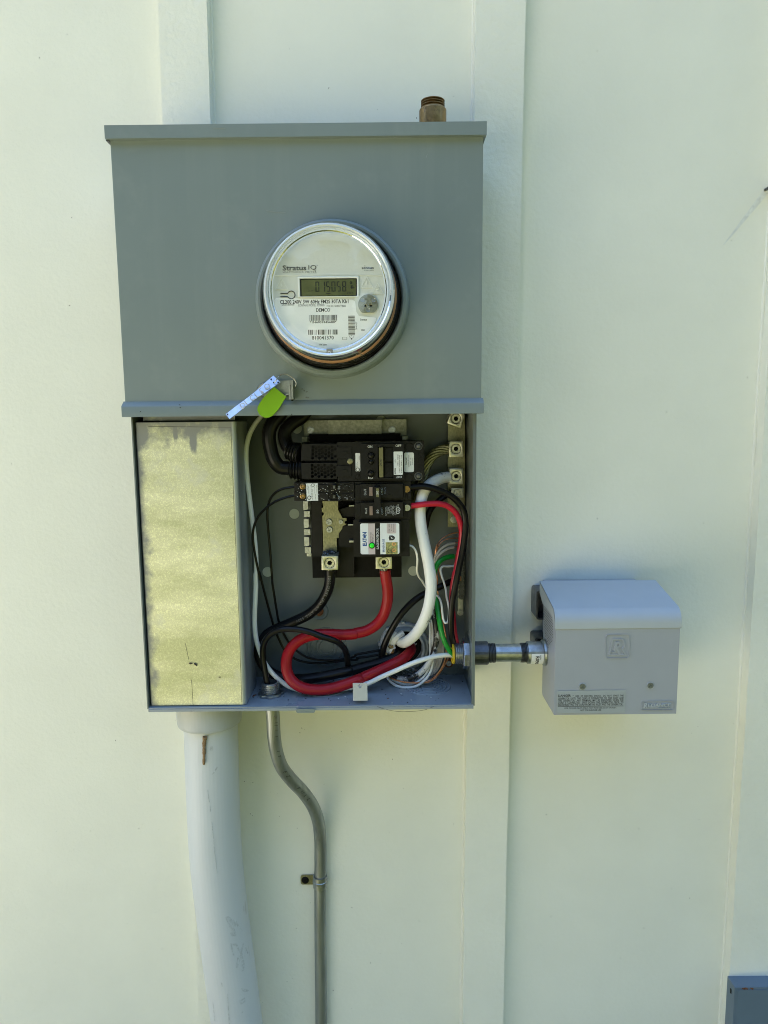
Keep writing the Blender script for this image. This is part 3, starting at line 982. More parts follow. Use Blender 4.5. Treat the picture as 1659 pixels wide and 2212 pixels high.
frame_outline(m, [(a[0], YL, a[2]) for a in [(-.0438,-.1857,1.5361),(-.0384,-.1857,1.536),(-.0384,-.1857,1.5386),(-.0438,-.1857,1.5387)]], .0004, YL + .0001, .0002)
for p in [(-.0357,-.1857,1.5389),(-.0333,-.1857,1.5399),(-.031,-.1857,1.5388),(-.0349,-.1857,1.5378),(-.0319,-.1857,1.5378)]:
    ring2d(m, p, 0, .0004, YL, 8)
ring2d(m, (-.0334,-.1857,1.5367), 0, .0008, YL, 10)
part(st, 'lettering', m, 'ink')
m = MB(); bars(m, -.0793,-.0489,1.5563,1.5624, YL, 34, seed=4); part(st, 'barcode', m, 'ink')
m = MB(); bars(m, -.0806,-.0487,1.5415,1.5468, YL, 24, seed=9); part(st, 'barcode', m, 'ink')
m = MB(); bars(m, -.0368,-.0296,1.5406,1.5613, YL, 30, True, seed=12); part(st, 'barcode', m, 'ink')
# optical port
oc = (-.015,-.1855,1.5727)
m = MB()
R_ = .0107
ol = [(oc[0] + math.cos(t) * R_, YM, oc[2] + math.sin(t) * R_) for t in [math.radians(-52 + i * 284 / 26) for i in range(27)]]
hl = [circ((oc[0] + dx, YM, oc[2] - .0008), .0019, 14) for dx in (-.0031, .0031)]
m.extrude(ol, (0, -.0022, 0), holes=hl)
op = part(met, 'optical_port', m, 'zinc')
m = MB()
for dx, dz in ((-.0058, .0050), (.0060, .0048), (0, -.0056)):
    m.lathe((oc[0] + dx, YM - .0022, oc[2] + dz), (0, -1, 0), [(.0024, 0), (.0022, .0004), (.0018, .0001), (0, .0001)], 18)
part(op, 'port_stud', m, 'steel')
m = MB()
for dx in (-.0031, .0031):
    m.lathe((oc[0] + dx * 1.05, YM - .0003, oc[2] - .0011), (0, -1, 0), [(.0011, 0), (0, .0003)], 12)
part(op, 'port_lens', m, 'blackmatt')
m = MB(); m.box(-.0603,-.0536,1.5197,1.5251, -.1975, -.190, .0006); tb_ = part(met, 'seal_tab', m, 'grey')
m = MB(); ring2d(m, (-.0573,-.1978,1.5212), .0010, .0016, -.1978, 14); part(tb_, 'tab_ring', m, 'sticker')
for a in ([(-.1184,-.1935,1.6187),(-.1146,-.1935,1.6227),(-.1121,-.1935,1.6263)], [(-.0021,-.1935,1.6257),(.0001,-.1935,1.6211),(.0031,-.1935,1.6149)], [(-.0007,-.1935,1.6108),(.0019,-.1935,1.6072),(.0029,-.1935,1.6031)]):
    m = MB(); m.tube(a, .0012, n=6); part(met, 'cover_lug', m, 'rim')
m = MB()
mc = (-.0245,-.19,1.5211)
for _ in range(16):
    m.lathe((mc[0] + rnd.gauss(0, .0016), -.1915 + rnd.gauss(0, .0006), mc[2] + rnd.gauss(0, .0018)), (rnd.gauss(0, 1), -1, rnd.gauss(0, 1)), [(0, -.001), (.0012, 0), (0, .0012)], 6)
solo('mud_dab', m, 'mud', 'small dab of dried mud on the lower rim of the round meter', 'mud')

# ------------------------------------------------------------------ seal: tag, lock and wire
m = MB()
hi = [(-.1255,-.1505,1.5003),(-.1301,-.152,1.4961),(-.1346,-.1545,1.4922),(-.1396,-.157,1.4871),(-.1457,-.16,1.4814),(-.1524,-.1625,1.4762),(-.1585,-.165,1.4713),(-.165,-.168,1.4663),(-.1707,-.171,1.4618),(-.1767,-.174,1.4567)]
lo_ = [(-.1172,-.1545,1.4925),(-.122,-.157,1.4888),(-.127,-.159,1.4853),(-.1325,-.1605,1.4815),(-.1383,-.163,1.4777),(-.1445,-.165,1.4733),(-.1511,-.168,1.4683),(-.1571,-.1705,1.4636),(-.164,-.1745,1.4575),(-.1719,-.178,1.4513)]
nt_ = len(hi)
fr_ = [Vector(p) for p in hi + lo_]
for i in range(nt_):
    fr_[i].y -= .0006 * math.sin(i * 2.1)
bk_ = [p + Vector((0, .0007, 0)) for p in fr_]
ff = []
for i in range(nt_ - 1):
    a, b, c, d = i, i + 1, nt_ + i + 1, nt_ + i
    ff += [(a, b, c, d), tuple(2 * nt_ + k for k in (d, c, b, a)), (b, a, 2 * nt_ + a, 2 * nt_ + b), (d, c, 2 * nt_ + c, 2 * nt_ + d)]
ff += [(0, nt_, 3 * nt_, 2 * nt_), (2 * nt_ - 1, nt_ - 1, 3 * nt_ - 1, 4 * nt_ - 1)]
m.add(fr_ + bk_, ff)
bmesh.ops.recalc_face_normals(m.bm, faces=m.bm.faces[:])
tg = solo('seal_tag', m, 'alutag', 'crooked strip of bare aluminium hanging from the cabinet seal wire', 'metal tag')
m = MB()
for k, ch in enumerate('OSLCID'):
    t = k / 5.6
    cx_, cz_ = 905 - t * 540, 305 + t * 445
    vs, fs = glyphs(ch)
    a = math.radians(37)
    base = Vector((-.1325,-.1592,1.4871)).lerp(Vector((-.1615,-.172,1.4632)), t)
    vv_, ff_ = m.add([base + Vector(((v.x - .3) * .0090 * math.cos(a) - (v.y - .35) * .0090 * math.sin(a), 0, (v.x - .3) * .0090 * math.sin(a) + (v.y - .35) * .0090 * math.cos(a))) for v in vs], fs)
r_ = bmesh.ops.extrude_face_region(m.bm, geom=m.bm.faces[:])
bmesh.ops.translate(m.bm, vec=(0, -.0006, 0), verts=[e for e in r_['geom'] if isinstance(e, bmesh.types.BMVert)])
part(tg, 'embossing', m, 'alutag')
for p in [(-.1276,-.1535,1.4959),(-.1242,-.1565,1.492),(-.1195,-.1555,1.4922),(-.1742,-.176,1.4563)]:
    m = MB(); m.lathe((p[0], p[1] - .0004, p[2]), (0, -1, 0), [(.0010, 0), (0, .0002)], 10)
    part(tg, 'punched_hole', m, 'blackmatt')
m = MB()
lp = [(-.1257,-.1445,1.4876),(-.1123,-.1445,1.4758),(-.1211,-.1445,1.4623),(-.1282,-.1445,1.4547),(-.1327,-.1445,1.4525),(-.1375,-.1445,1.4523),(-.141,-.1445,1.4542),(-.144,-.1445,1.4565),(-.1459,-.1445,1.4608),(-.1454,-.1445,1.4649),(-.1432,-.1445,1.469),(-.1385,-.1445,1.4752)]
m.extrude(lp, (0, -.0022, 0), b=.0005)
lk = solo('seal_lock', m, 'lime', 'lime green plastic seal with a rounded end under the aluminium strip', 'plastic seal')
m = MB(); a = [(-.1262,-.147,1.4867),(-.1123,-.147,1.4748),(-.1116,-.147,1.476),(-.1252,-.147,1.4875)]; m.extrude(a, (0, -.0005, 0)); part(lk, 'top_ridge', m, 'lime')
m = MB()
m.tube([(-.1233,-.1575,1.4918),(-.1209,-.159,1.4947),(-.118,-.158,1.4988),(-.1152,-.155,1.5012),(-.1116,-.153,1.5016),(-.1071,-.152,1.4999),(-.102,-.151,1.4961),(-.0996,-.15,1.4918),(-.1004,-.149,1.4883),(-.1028,-.147,1.4852),(-.1054,-.146,1.4815),(-.1085,-.146,1.4795),(-.1114,-.146,1.4786),(-.1136,-.146,1.4772)], .00055, n=6)
solo('seal_wire', m, 'steel', 'thin steel wire looped through the seal tag and hasp', 'wire')
m = MB()
c = (-.1387,-.1415,1.4844)
m.lathe((c[0], -.1335, c[2]), (0, -1, 0), [(.0085, 0), (.0085, .004), (.0075, .006), (.004, .006), (0, .005)], 24)
part(cab, 'cover_stud', m, 'steel')

# ------------------------------------------------------------------ brass fitting on top
bf = thing('brass_fitting', (.0634,-.075,1.8026), 'brown brass threaded fitting standing on top of the meter cabinet', 'pipe fitting')
bc = Vector((.0634,-.075,1.8026))
hz = bc.z
m = MB(); m.lathe((bc.x, bc.y, 0), (0, 0, 1), [(.0155, TOP - .001), (.0163, hz + .001), (.0163, 1.8141), (.0155, 1.8156), (0, 1.8156)], 40); part(bf, 'collar', m, 'brass')
m = MB()
za, zb = 1.8151, 1.826
pr = [(.0122, za)]
for i in range(4):
    z = za + (zb - za) * (i + .15) / 4
    d = (zb - za) / 4
    pr += [(.0116, z), (.0142, z + d * .3), (.0142, z + d * .5), (.0116, z + d * .8)]
pr += [(.0118, zb), (.0092, zb + .0012), (.0085, zb - .002), (0, zb - .002)]
m.lathe((bc.x, bc.y, 0), (0, 0, 1), pr, 40); part(bf, 'thread', m, 'brass')

# ================================================================== INSIDE THE CABINET
# ------------------------------------------------------------------ bus assembly
bus = thing('bus_assembly', (-.06, -.0216, 1.26), 'black insulating panel with metal bus plate, clips and lugs behind the breakers', 'bus panel')
m = MB(); m.box(*sorted((-.0967, .0228)), *sorted((1.2388, 1.4306)), -.046, -.038, .0006)
part(bus, 'insulator_panel', m, 'blackmatt')
# top mounting bracket
m = MB()
xa, xb, xc, xd = -.1051, -.0717, -.002, .0309
zb, zt = 1.4293, 1.4484
m.box(xa, xb - .0002, zb - .001, zt, -.033, -.0315, .0004)
m.box(xc + .0002, xd, zb - .002, zt + .0005, -.033, -.0315, .0004)
m.box(xb, xc, zb, zt, -.046, -.0325, .0008)
part(bus, 'mounting_bracket', m, 'zinc')
for c, t in (((-.0963,-.033,1.4358), .7), ((.0117,-.033,1.4352), 1.45)):
    m = MB(); screw(m, c, .0040, 'hexslot', .003, turn=t); part(bus, 'bracket_screw', m, 'steel')
for r_ in ((-.1049,-.0977,1.4212,1.4275), (.0247,.0317,1.4227,1.4273)):
    m = MB(); m.box(*r_, -.060, -.046, .0006); part(bus, 'bracket_hook', m, 'zinc')
# left clip rail
for i, r_ in enumerate(((-.1051,-.0989,1.333,1.3442), (-.1049,-.0986,1.3091,1.3211), (-.1049,-.0985,1.2851,1.2971))):
    m = MB(); m.extrude(rrect(*r_, -.062, .0022, (0, 1, 0, 0)), (0, .004, 0), b=.0004); part(bus, 'rail_clip', m, 'steel')
for r_ in ((-.1049,-.0974,1.3232,1.3306), (-.1054,-.0973,1.2991,1.3066), (-.105,-.0971,1.2749,1.2828), (-.1026,-.0966,1.2704,1.2745)):
    m = MB(); m.box(*r_, -.057, -.050, .0006)
    m.box(r_[0] + .004, r_[0] + .0048, r_[2] + .001, r_[3] - .001, -.0578, -.0571)
    part(bus, 'rail_clip', m, 'steel')
m = MB(); m.box(-.105,-.0971,1.2699,1.3426, -.050, -.0461); part(bus, 'clip_rail', m, 'darksteel')
m = MB()
m.extrude([(-.0794,-.072,1.3452),(-.059,-.072,1.3449),(-.0592,-.072,1.3338),(-.0536,-.072,1.3231),(-.0486,-.072,1.3231),(-.0486,-.072,1.3197),(-.0511,-.072,1.3188),(-.0512,-.072,1.3159),(-.0485,-.072,1.3152),(-.0538,-.072,1.3125),(-.0544,-.072,1.3093),(-.0591,-.072,1.3025),(-.0592,-.072,1.2972),(-.0793,-.072,1.2974),(-.0797,-.072,1.3261),(-.0778,-.072,1.3275),(-.0777,-.072,1.3301),(-.08,-.072,1.3315),(-.0802,-.072,1.3362),(-.078,-.072,1.3372)], (0, .0024, 0), b=.0004)
bp = part(bus, 'bus_plate', m, 'busplate')
for c, r_ in (((-.071,-.072,1.3184), .0037), ((-.0706,-.072,1.3083), .0037), ((-.0557,-.072,1.3183), .0026)):
    m = MB(); screw(m, c, r_, 'phillips', .003, turn=rnd.uniform(0, 1)); m.lathe(c, (0, -1, 0), [(r_ * 1.15, 0), (r_ * 1.12, .0014), (r_, .002)], 18); part(bp, 'plate_screw', m, 'steel')
m = MB(); m.box(-.0796,-.0619,1.2725,1.2968, -.070, -.0675, .0004); part(bus, 'lug_strap', m, 'busplate')
m = MB()
m.extrude([(-.0582,-.066,1.3336),(-.0372,-.066,1.3393),(-.0375,-.066,1.3239),(-.0481,-.066,1.3238),(-.0537,-.066,1.3236),(-.0585,-.066,1.3327)], (0, .018, 0), b=.001)
m.extrude([(-.0537,-.07,1.313),(-.0393,-.07,1.3129),(-.0397,-.07,1.2841),(-.0573,-.07,1.2849),(-.0595,-.07,1.2885),(-.0593,-.07,1.2998)], (0, .022, 0), b=.001)
m.extrude([(-.0944,-.062,1.3441),(-.0811,-.062,1.344),(-.0812,-.062,1.3369),(-.0787,-.062,1.3345),(-.0812,-.062,1.3262),(-.0813,-.062,1.2951),(-.0807,-.062,1.271),(-.0953,-.062,1.2712)], (0, .014, 0), b=.001)
m.extrude([(-.062,-.058,1.2942),(-.0396,-.058,1.2819),(-.0403,-.058,1.243),(-.063,-.058,1.2432)], (0, .010, 0), b=.001)
part(bus, 'insulator_block', m, 'black')
for r_ in ((-.0448,-.0383,1.3389,1.3404), (-.0464,-.0398,1.3144,1.3159), (-.0453,-.039,1.2921,1.2945)):
    m = MB(); m.box(*r_, -.078, -.062, .0003); part(bus, 'stab', m, 'steel')
def lug(parent, r_, y0, y1, sc, sr, kind='hexsocket', tilt=0, name='lug', m_='alu', pts=None):
    """Set-screw terminal block with its screw."""
    m = MB()
    if pts:
        m.extrude(pts, (0, y1 - y0, 0), b=.0006, holes=[circ((sc[0], pts[0][1], sc[2]), sr, 20)])
    else:
        x0, x1, z0, z1 = r_
        m.extrude([(x0, y0, z0), (x1, y0, z0), (x1, y0, z1), (x0, y0, z1)], (0, y1 - y0, 0), b=.0006, holes=[circ((sc[0], y0, sc[2]), sr, 20)])
    lg = part(parent, name, m, m_)
    m = MB()
    if kind == 'slot':
        screw(m, (sc[0], y0 + .0012, sc[2]), sr * .93, 'slot', .0022, turn=.75)
    else:
        q = circ((sc[0], y0 + .0006, sc[2]), sr * .94, 20)
        hx = [(sc[0] + math.cos(PI * i / 3 + .2) * sr * .50, y0 + .0006, sc[2] + math.sin(PI * i / 3 + .2) * sr * .50) for i in range(6)]
        m.extrude(q, (0, .006, 0), holes=[hx])
        m.lathe((sc[0], y0 + .0006, sc[2]), (0, -1, 0), [(sr * .94, 0), (sr * .90, .0007), (sr * .80, .0007), (sr * .76, 0)], 20)
    part(lg, 'set_screw', m, 'alu')
    m = MB(); m.lathe((sc[0], y0 + .0052, sc[2]), (0, -1, 0), [(sr * .55, 0), (0, 0.0001)], 8); part(lg, 'screw_socket', m, 'blackmatt')
    return lg
x0, x1, z0, z1 = -.0801,-.0591,1.2596,1.2779
lug(bus, (x0, x1, z0, z1), -.094, -.066, (-.0698,-.094,1.2686), .0066)
m = MB()
gp = (-.0693,-.085,1.2792)
for _ in range(22):
    m.lathe((gp[0] + rnd.uniform(-.009, .009), -.080 + rnd.uniform(-.008, .006), gp[2] + rnd.uniform(-.0025, .002)), (rnd.gauss(0, 1), -1, rnd.gauss(0, 1)), [(0, -.0018), (.0022, 0), (0, .0018)], 6)
part(bus, 'joint_compound', m, 'darksteel')
x0, x1, z0, z1 = -.0112,.0094,1.2603,1.2757
lug(bus, (x0, x1, z0, z1), -.094, -.066, (-.0008,-.094,1.2688), .0066)

# ------------------------------------------------------------------ main breaker
mb_ = thing('main_breaker', (-.0117,-.06,1.3965), 'wide black 200 amp main breaker across the top of the open cabinet', 'circuit breaker', None)
m = MB(); m.box(-.0571,.0507,1.373,1.4214, -.099, -.047, .0022); 
body = part(mb_, 'body', m, 'black')
m = MB(); m.box(-.1023,-.0585,1.3737,1.4205, -.082, -.047, .001); part(mb_, 'terminal_base', m, 'black')
m = MB(); m.box(-.0355,.0412,1.4211,1.4217, -.0985, -.05); part(mb_, 'top_ledge', m, 'black')
m = MB(); m.box(-.0279,-.007,1.376,1.4191, -.107, -.0992, .0008); m.box(.0119,.0251,1.3756,1.4187, -.107, -.0992, .0008)
m.box(-.0066,.0118,1.4156,1.4189, -.1068, -.0992, .0006); m.box(-.007,.0115,1.3758,1.3775, -.1068, -.0992, .0006)
m.box(.0019,.0113,1.3983,1.4144, -.104, -.0992, .0006); m.box(.0017,.0111,1.378,1.3952, -.104, -.0992, .0006)
part(mb_, 'raised_panel', m, 'black')
m = MB(); m.box(-.0054,-.0004,1.3788,1.4149, -.114, -.0992, .001)
hd = part(mb_, 'handle', m, 'olive')
m = MB(); text(m, '200', -.0047,-.0018,1.3923,1.4014, -.1142, rot=90, bold=-.01); part(hd, 'lettering', m, 'ink')
m = MB()
for c, r_ in (((-.015,-.107,1.4051), .0052), ((-.0151,-.107,1.3974), .0040), ((-.0153,-.107,1.3831), .0050)):
    m = MB(); m.lathe(c, (0, -1, 0), [(r_, -.0002), (r_ * .96, .0007), (r_ * .85, .0007), (r_ * .8, .0001), (r_ * .55, .0014), (0, .0020)], 20); part(mb_, 'test_button', m, 'black2')
for c in ((.0434,-.099,1.4159), (.0433,-.099,1.3785)):
    m = MB(); m.lathe(c, (0, -1, 0), [(.0052, -.0002), (.0050, .0008), (.0042, .0008), (.0038, .0002), (.0024, .0015), (0, .0018)], 20); part(mb_, 'rivet', m, 'darksteel')
m = MB()
for c, r_ in (((.0465,-.099,1.4057), .0036), ((.0465,-.099,1.3875), .0036), ((.0317,-.099,1.415), .0055), ((.0315,-.099,1.377), .0055), ((-.0325,-.099,1.3783), .0036)):
    m = MB(); m.lathe(c, (0, -1, 0), [(r_, -.0002), (r_ * .95, .0006), (r_ * .85, .0006), (r_ * .8, .0002), (0, .0002)], 20); part(mb_, 'moulded_boss', m, 'black')
m = MB(); m.extrude(rrect(.0419,.0501,1.3931,1.4004, -.0989, .002), (0, -.0008, 0), holes=[rrect(.0427,.0494,1.3942,1.3994, -.0989, .0015)])
part(mb_, 'moulded_boss', m, 'black')
m = MB()
m = MB(); text(m, 'ON', -.0192,-.0135,1.4146,1.4176, -.1072, bold=.01); part(mb_, 'lettering', m, 'wink')
m = MB(); text(m, 'OFF', .0149,.0219,1.4154,1.4183, -.1072, bold=.01); part(mb_, 'lettering', m, 'wink')
m = MB(); text(m, 'ON', -.0189,-.0131,1.3761,1.3791, -.1072, rot=180, bold=.01); part(mb_, 'lettering', m, 'wink')
m = MB(); text(m, 'OFF', .0153,.0225,1.3771,1.3797, -.1072, rot=180, bold=.01); part(mb_, 'lettering', m, 'wink')
def label_plate(parent, loop, y, lines, ink='ink', m_='sticker', name='label', extra=None):
    m = MB(); m.extrude([(a, y, b) for a, _, b in loop], (0, -.00025, 0))
    lb = part(parent, name, m, m_)
    for body_, r_, rot, bold in lines:
        m = MB(); text(m, body_, *r_, y - .0004, rot=rot, bold=bold)
        part(lb, 'lettering', m, ink)
    if extra:
        m = MB(); extra(m, y - .0004)
        part(lb, 'printed_mark', m, ink)
    return lb
label_plate(mb_, rrect(-.0347,-.0288,1.3852,1.408, 0, .001), -.0992, [('SERIES 225 E', (-.0337,-.0331,1.3894,1.3959), 90, 0), ('5 POLE 10KA  240V', (-.0322,-.0316,1.3894,1.3974), 90, 0), ('LISTED', (-.0306,-.0296,1.386,1.389), 90, 0), ('A253', (-.0304,-.0294,1.3998,1.4042), 90, 0)],
            extra=lambda m, y: ring2d(m, (-.032,-.0995,1.3875), .0018, .0024, y, 18))
label_plate(mb_, rrect(.0125,.0237,1.381,1.4097, 0, .001), -.1072, [('EATON', (.0133,.0151,1.3819,1.3894), 90, .04), ('L279', (.0137,.0154,1.3957,1.4), 90, 0), ('TYPE M     TYPE CSH', (.017,.0184,1.3925,1.406), 90, 0), ('CURRENT INTERRUPTING RATING', (.019,.0203,1.3839,1.4051), 90, .01), ('10 000 AC 120/240 V - CU-AL', (.0214,.0228,1.3835,1.4055), 90, .01)])
label_plate(mb_, rrect(.0257,.0377,1.3837,1.408, 0, .0018), -.0992, [('TORQUE', (.0274,.0297,1.3926,1.4019), 90, .015), ('2-300MCM AL/CU', (.0306,.032,1.39,1.4044), 90, 0), ('180 IN. LBS.', (.0331,.0344,1.392,1.402), 90, 0), ('A200733H01', (.0353,.0364,1.3928,1.4014), 90, 0)])
# vented wire shields
up = [(267, 138), (265, 181), (262, 226), (260, 271), (304, 160), (301, 203), (300, 247), (343, 138), (342, 182), (340, 225), (338, 270), (380, 160), (378, 205), (375, 250), (418, 138), (417, 182), (415, 225), (413, 272), (455, 160), (453, 205), (452, 248), (492, 138), (492, 182), (490, 228), (490, 270), (528, 165), (528, 250)]
lo = [(253, 358), (252, 402), (252, 446), (253, 490), (290, 380), (291, 424), (291, 468), (328, 358), (328, 402), (328, 446), (330, 490), (366, 380), (366, 424), (366, 468), (404, 358), (404, 402), (404, 446), (404, 490), (442, 380), (442, 424), (442, 468), (482, 358), (482, 402), (482, 446), (482, 490), (518, 382), (518, 426), (518, 470)]
E0 = (-.1149,-.099,1.431)
EX = (-.0112 - -.1158) / 1000
EZ = (1.3783 - 1.4305) / 500
def ep(x, y): return (E0[0] + x * EX, -.099, E0[2] + y * EZ + (x - 0) * (1.3987 - 1.3998) / 1000)
for holes, outl, tb, slot in ((up, ((135, 108), (560, 112), (560, 300), (120, 302)), (562, 142, 722, 274), (605, 198, 672, 222)), (lo, ((122, 330), (545, 330), (545, 518), (125, 518)), (547, 362, 715, 490), (602, 412, 668, 436))):
    m = MB()
    m.extrude([ep(*p) for p in outl], (0, .0013, 0), holes=[circ(ep(*h), .00195, 9) for h in holes])
    a, b, c, d = (ep(*p) for p in outl)
    m.box(a[0] + .0006, b[0], a[2] - .0011, a[2], -.0975, -.083)
    m.box(d[0] + .0006, c[0], d[2], d[2] + .0011, -.0975, -.083)
    sh = part(mb_, 'wire_shield', m, 'black')
    m = MB(); p0, p1 = ep(tb[0], tb[3]), ep(tb[2], tb[1]); m.box(p0[0] - .0012, p1[0], p0[2], p1[2], -.1008, -.0992, .0005)
    tbp = part(sh, 'shield_tab', m, 'black')
    p0, p1 = ep(slot[0], slot[3]), ep(slot[2], slot[1]); m = MB(); m.box(p0[0], p1[0], p0[2], p1[2], -.1018, -.1008, .0004); part(sh, 'tab_ridge', m, 'black2')
m = MB(); c = ep(705, 308); m.lathe((c[0], -.099, c[2]), (0, -1, 0), [(.0040, -.0002), (.0038, .001), (.003, .0016), (0, .0018)], 14); part(mb_, 'cover_screw', m, 'busplate')
m = MB(); p0, p1 = ep(575, 338), ep(665, 285); m.box(p0[0], p1[0], p0[2], p1[2], -.1004, -.099, .0006); m.tube([ep(580, 305), ep(608, 302), ep(614, 314), ep(606, 326), ep(580, 324)], .0006, n=5); part(mb_, 'cover_latch', m, 'black2')
# ------------------------------------------------------------------ corrugated boots and the two feed cables
def boot(label, p, d, r):
    p, d = Vector(p), Vector(d).normalized()
    pr = [(r * .5, -.002)]
    for i in range(4):
        h = i * .0042
        pr += [(r * (.80 + .05 * i), h), (r * (.98 + .05 * i), h + .0014), (r * (.98 + .05 * i), h + .0024), (r * (.84 + .05 * i), h + .0038)]
    pr += [(r * 1.05, .019), (0, .019)]
    m = MB(); m.lathe(p, d, pr, 20)
    solo('cable_boot', m, 'black2', label, 'cable boot', 'ribbed cable boots')
boot('ribbed black rubber boot tilted against the upper vented shield', (-.1201,-.084,1.4117), (Vector((-.1042,-.09,1.409)) - Vector((-.1201,-.084,1.4134))), .0118)
boot('ribbed black rubber boot lying level by the lower vented shield', (-.1184,-.084,1.3878), (1, .0, -.02), .0128)
def wire(name, label, path, r, m_, group=None, n=12, sub=7, cat='wire'):
    mm = MB(); mm.tube(path, r, n=n, sub=sub)
    return solo(name, mm, m_, label, cat, group, loc=path[len(path) // 2])
wire('feed_cable', 'thick black feed cable sweeping out and down to the lower rubber boot', [(-.1196,-.07,1.4755),(-.1305,-.078,1.4552),(-.1388,-.084,1.4452),(-.1432,-.086,1.4318),(-.1419,-.086,1.4148),(-.1373,-.086,1.3989),(-.1299,-.084,1.3905),(-.1179,-.084,1.3889),(-.1134,-.084,1.3888)], .0089, 'black2', 'feed cables', n=16, cat='cable')
wire('feed_cable', 'thick black feed cable bent tightly into the upper rubber boot', [(-.091,-.06,1.4686),(-.1033,-.068,1.4533),(-.1154,-.074,1.4449),(-.1233,-.078,1.4359),(-.124,-.08,1.4258),(-.1202,-.083,1.4162),(-.1144,-.085,1.4105)], .0085, 'black2', 'feed cables', n=16, cat='cable')

# ------------------------------------------------------------------ tandem breaker
tw = thing('tandem_breaker', (-.0775,-.07,1.3455), 'black twin 20 amp breaker dotted with white paint, under the vented shields', 'circuit breaker')
m = MB(); m.box(-.1116,-.0364,1.361,1.372, -.098, -.055, .0012); part(tw, 'body', m, 'black')
m = MB(); m.box(-.1119,-.0366,1.3488,1.3606, -.098, -.055, .0012); part(tw, 'body', m, 'black')
m = MB()
for r_ in ((-.0814,-.0694,1.3622,1.3691), (-.0817,-.0696,1.3506,1.3585), (-.052,-.0437,1.3625,1.3688), (-.0523,-.0439,1.3503,1.3572), (-.0688,-.0577,1.3689,1.3715), (-.0426,-.0369,1.3617,1.3702), (-.0428,-.0371,1.3496,1.358), (-.0693,-.0527,1.3487,1.3498), (-.0572,-.043,1.3694,1.3713)):
    m = MB(); m.box(*r_, -.1004, -.0981, .0008); part(tw, 'moulded_boss', m, 'black')
for r_ in ((-.0636,-.0592,1.3638,1.3694), (-.0638,-.0595,1.3518,1.3574)):
    m = MB(); m.box(*r_, -.107, -.0981, .0009); part(tw, 'toggle', m, 'black2')
    m = MB(); m.box(r_[0] + .001, r_[1] - .001, r_[2] + .0012, r_[3] - .0008, -.1073, -.1069, 0); part(tw, 'toggle_face', m, 'darksteel')
m = MB(); text(m, '20', -.0571,-.0543,1.3631,1.3677, -.0985, rot=-90, bold=-.01); text(m, '20', -.0571,-.0544,1.3505,1.355, -.0985, rot=-90, bold=-.01); part(tw, 'lettering', m, 'wink')
a = [(-.0967,-.0985,1.3708),(-.0822,-.0985,1.3709),(-.0821,-.0985,1.3491),(-.0962,-.0985,1.349)]
label_plate(tw, [a[3], a[2], a[1], a[0]], -.0984, [('LISTED TYPE QT', (-.0952,-.0944,1.3628,1.3697), 90, 0), ('120/240 VAC', (-.094,-.0931,1.3575,1.3681), 90, 0), ('10 000 A 40 C', (-.0907,-.0899,1.3538,1.3659), 90, 0), ('USE 60/75 C WIRE', (-.0895,-.0887,1.35,1.3638), 90, 0), ('SWD', (-.0915,-.0908,1.367,1.3691), 90, 0), ('TYPE QT', (-.0855,-.0845,1.3505,1.3574), 90, .01), ('HACR TYPE', (-.084,-.0832,1.3595,1.369), 90, 0), ('CU 14-8 AL 12-8', (-.0866,-.0858,1.3585,1.3701), 90, 0)],
            extra=lambda m, y: (ring2d(m, (-.0884,-.0985,1.3685), .0016, .0021, y, 16), ring2d(m, (-.0931,-.0985,1.353), .0018, .0026, y, 16)))
for c in ((-.101,-.0985,1.3671), (-.1013,-.0985,1.3552)):
    m = MB(); m.lathe(c, (0, -1, 0), [(.0040, -.001), (.0036, .0006), (.0022, .001), (.0016, .0003), (0, .0003)], 14); part(tw, 'terminal_screw', m, 'brass')
    m = MB(); m.box(c[0] - .009, c[0] - .0042, c[2] - .004, c[2] + .004, -.0996, -.0981, .0006); part(tw, 'terminal_guard', m, 'black')
m = MB()
for _ in range(110):
    x, z = rnd.uniform(*sorted((-.1103, -.0369))), rnd.uniform(*sorted((1.3496, 1.3723)))
    r_ = rnd.choice((.0002, .0003, .0003, .0006))
    m.add([(x - r_, -.1006, z), (x, -.1006, z - r_), (x + r_, -.1006, z), (x, -.1006, z + r_)], [(0, 1, 2, 3)])
part(tw, 'paint_spatter', m, 'wink', kind='stuff')

# ------------------------------------------------------------------ two-pole breaker
db = thing('double_breaker', (-.0016,-.07,1.3206), 'black two-pole 50 amp breaker below the main breaker, red wire on it', 'circuit breaker')
m = MB(); m.box(-.0359,.0338,1.3485,1.3721, -.098, -.050, .0012); part(db, 'body', m, 'black')
m = MB(); m.box(-.0363,.0336,1.3242,1.3481, -.098, -.050, .0012); part(db, 'body', m, 'black')
m = MB(); m.box(-.0289,.0239,1.3525,1.3699, -.106, -.0981, .0012); m.box(-.0353,-.0293,1.3529,1.3687, -.101, -.0981, .0008); hs = part(db, 'raised_housing', m, 'black')
m = MB(); m.box(-.0293,.0237,1.3283,1.3468, -.106, -.0981, .0012); m.box(-.0357,-.0297,1.329,1.3455, -.101, -.0981, .0008); part(db, 'raised_housing', m, 'black')
m = MB(); m.box(.004,.01,1.3527,1.3569, -.1068, -.1061, .0003); part(db, 'moulded_step', m, 'black2')
m = MB(); m.box(.0037,.0098,1.3285,1.3331, -.1068, -.1061, .0003); part(db, 'moulded_step', m, 'black2')
m = MB(); m.box(-.0181,-.0139,1.3552,1.3661, -.1066, -.1058, .0003); part(db, 'indicator_window', m, 'pink')
m = MB(); m.box(-.018,-.0141,1.3312,1.3423, -.1066, -.1058, .0003); part(db, 'indicator_window', m, 'pink')
m = MB(); m.box(-.0118,-.0042,1.3309,1.3675, -.119, -.1061, .0012); ht = part(db, 'handle_tie', m, 'black')
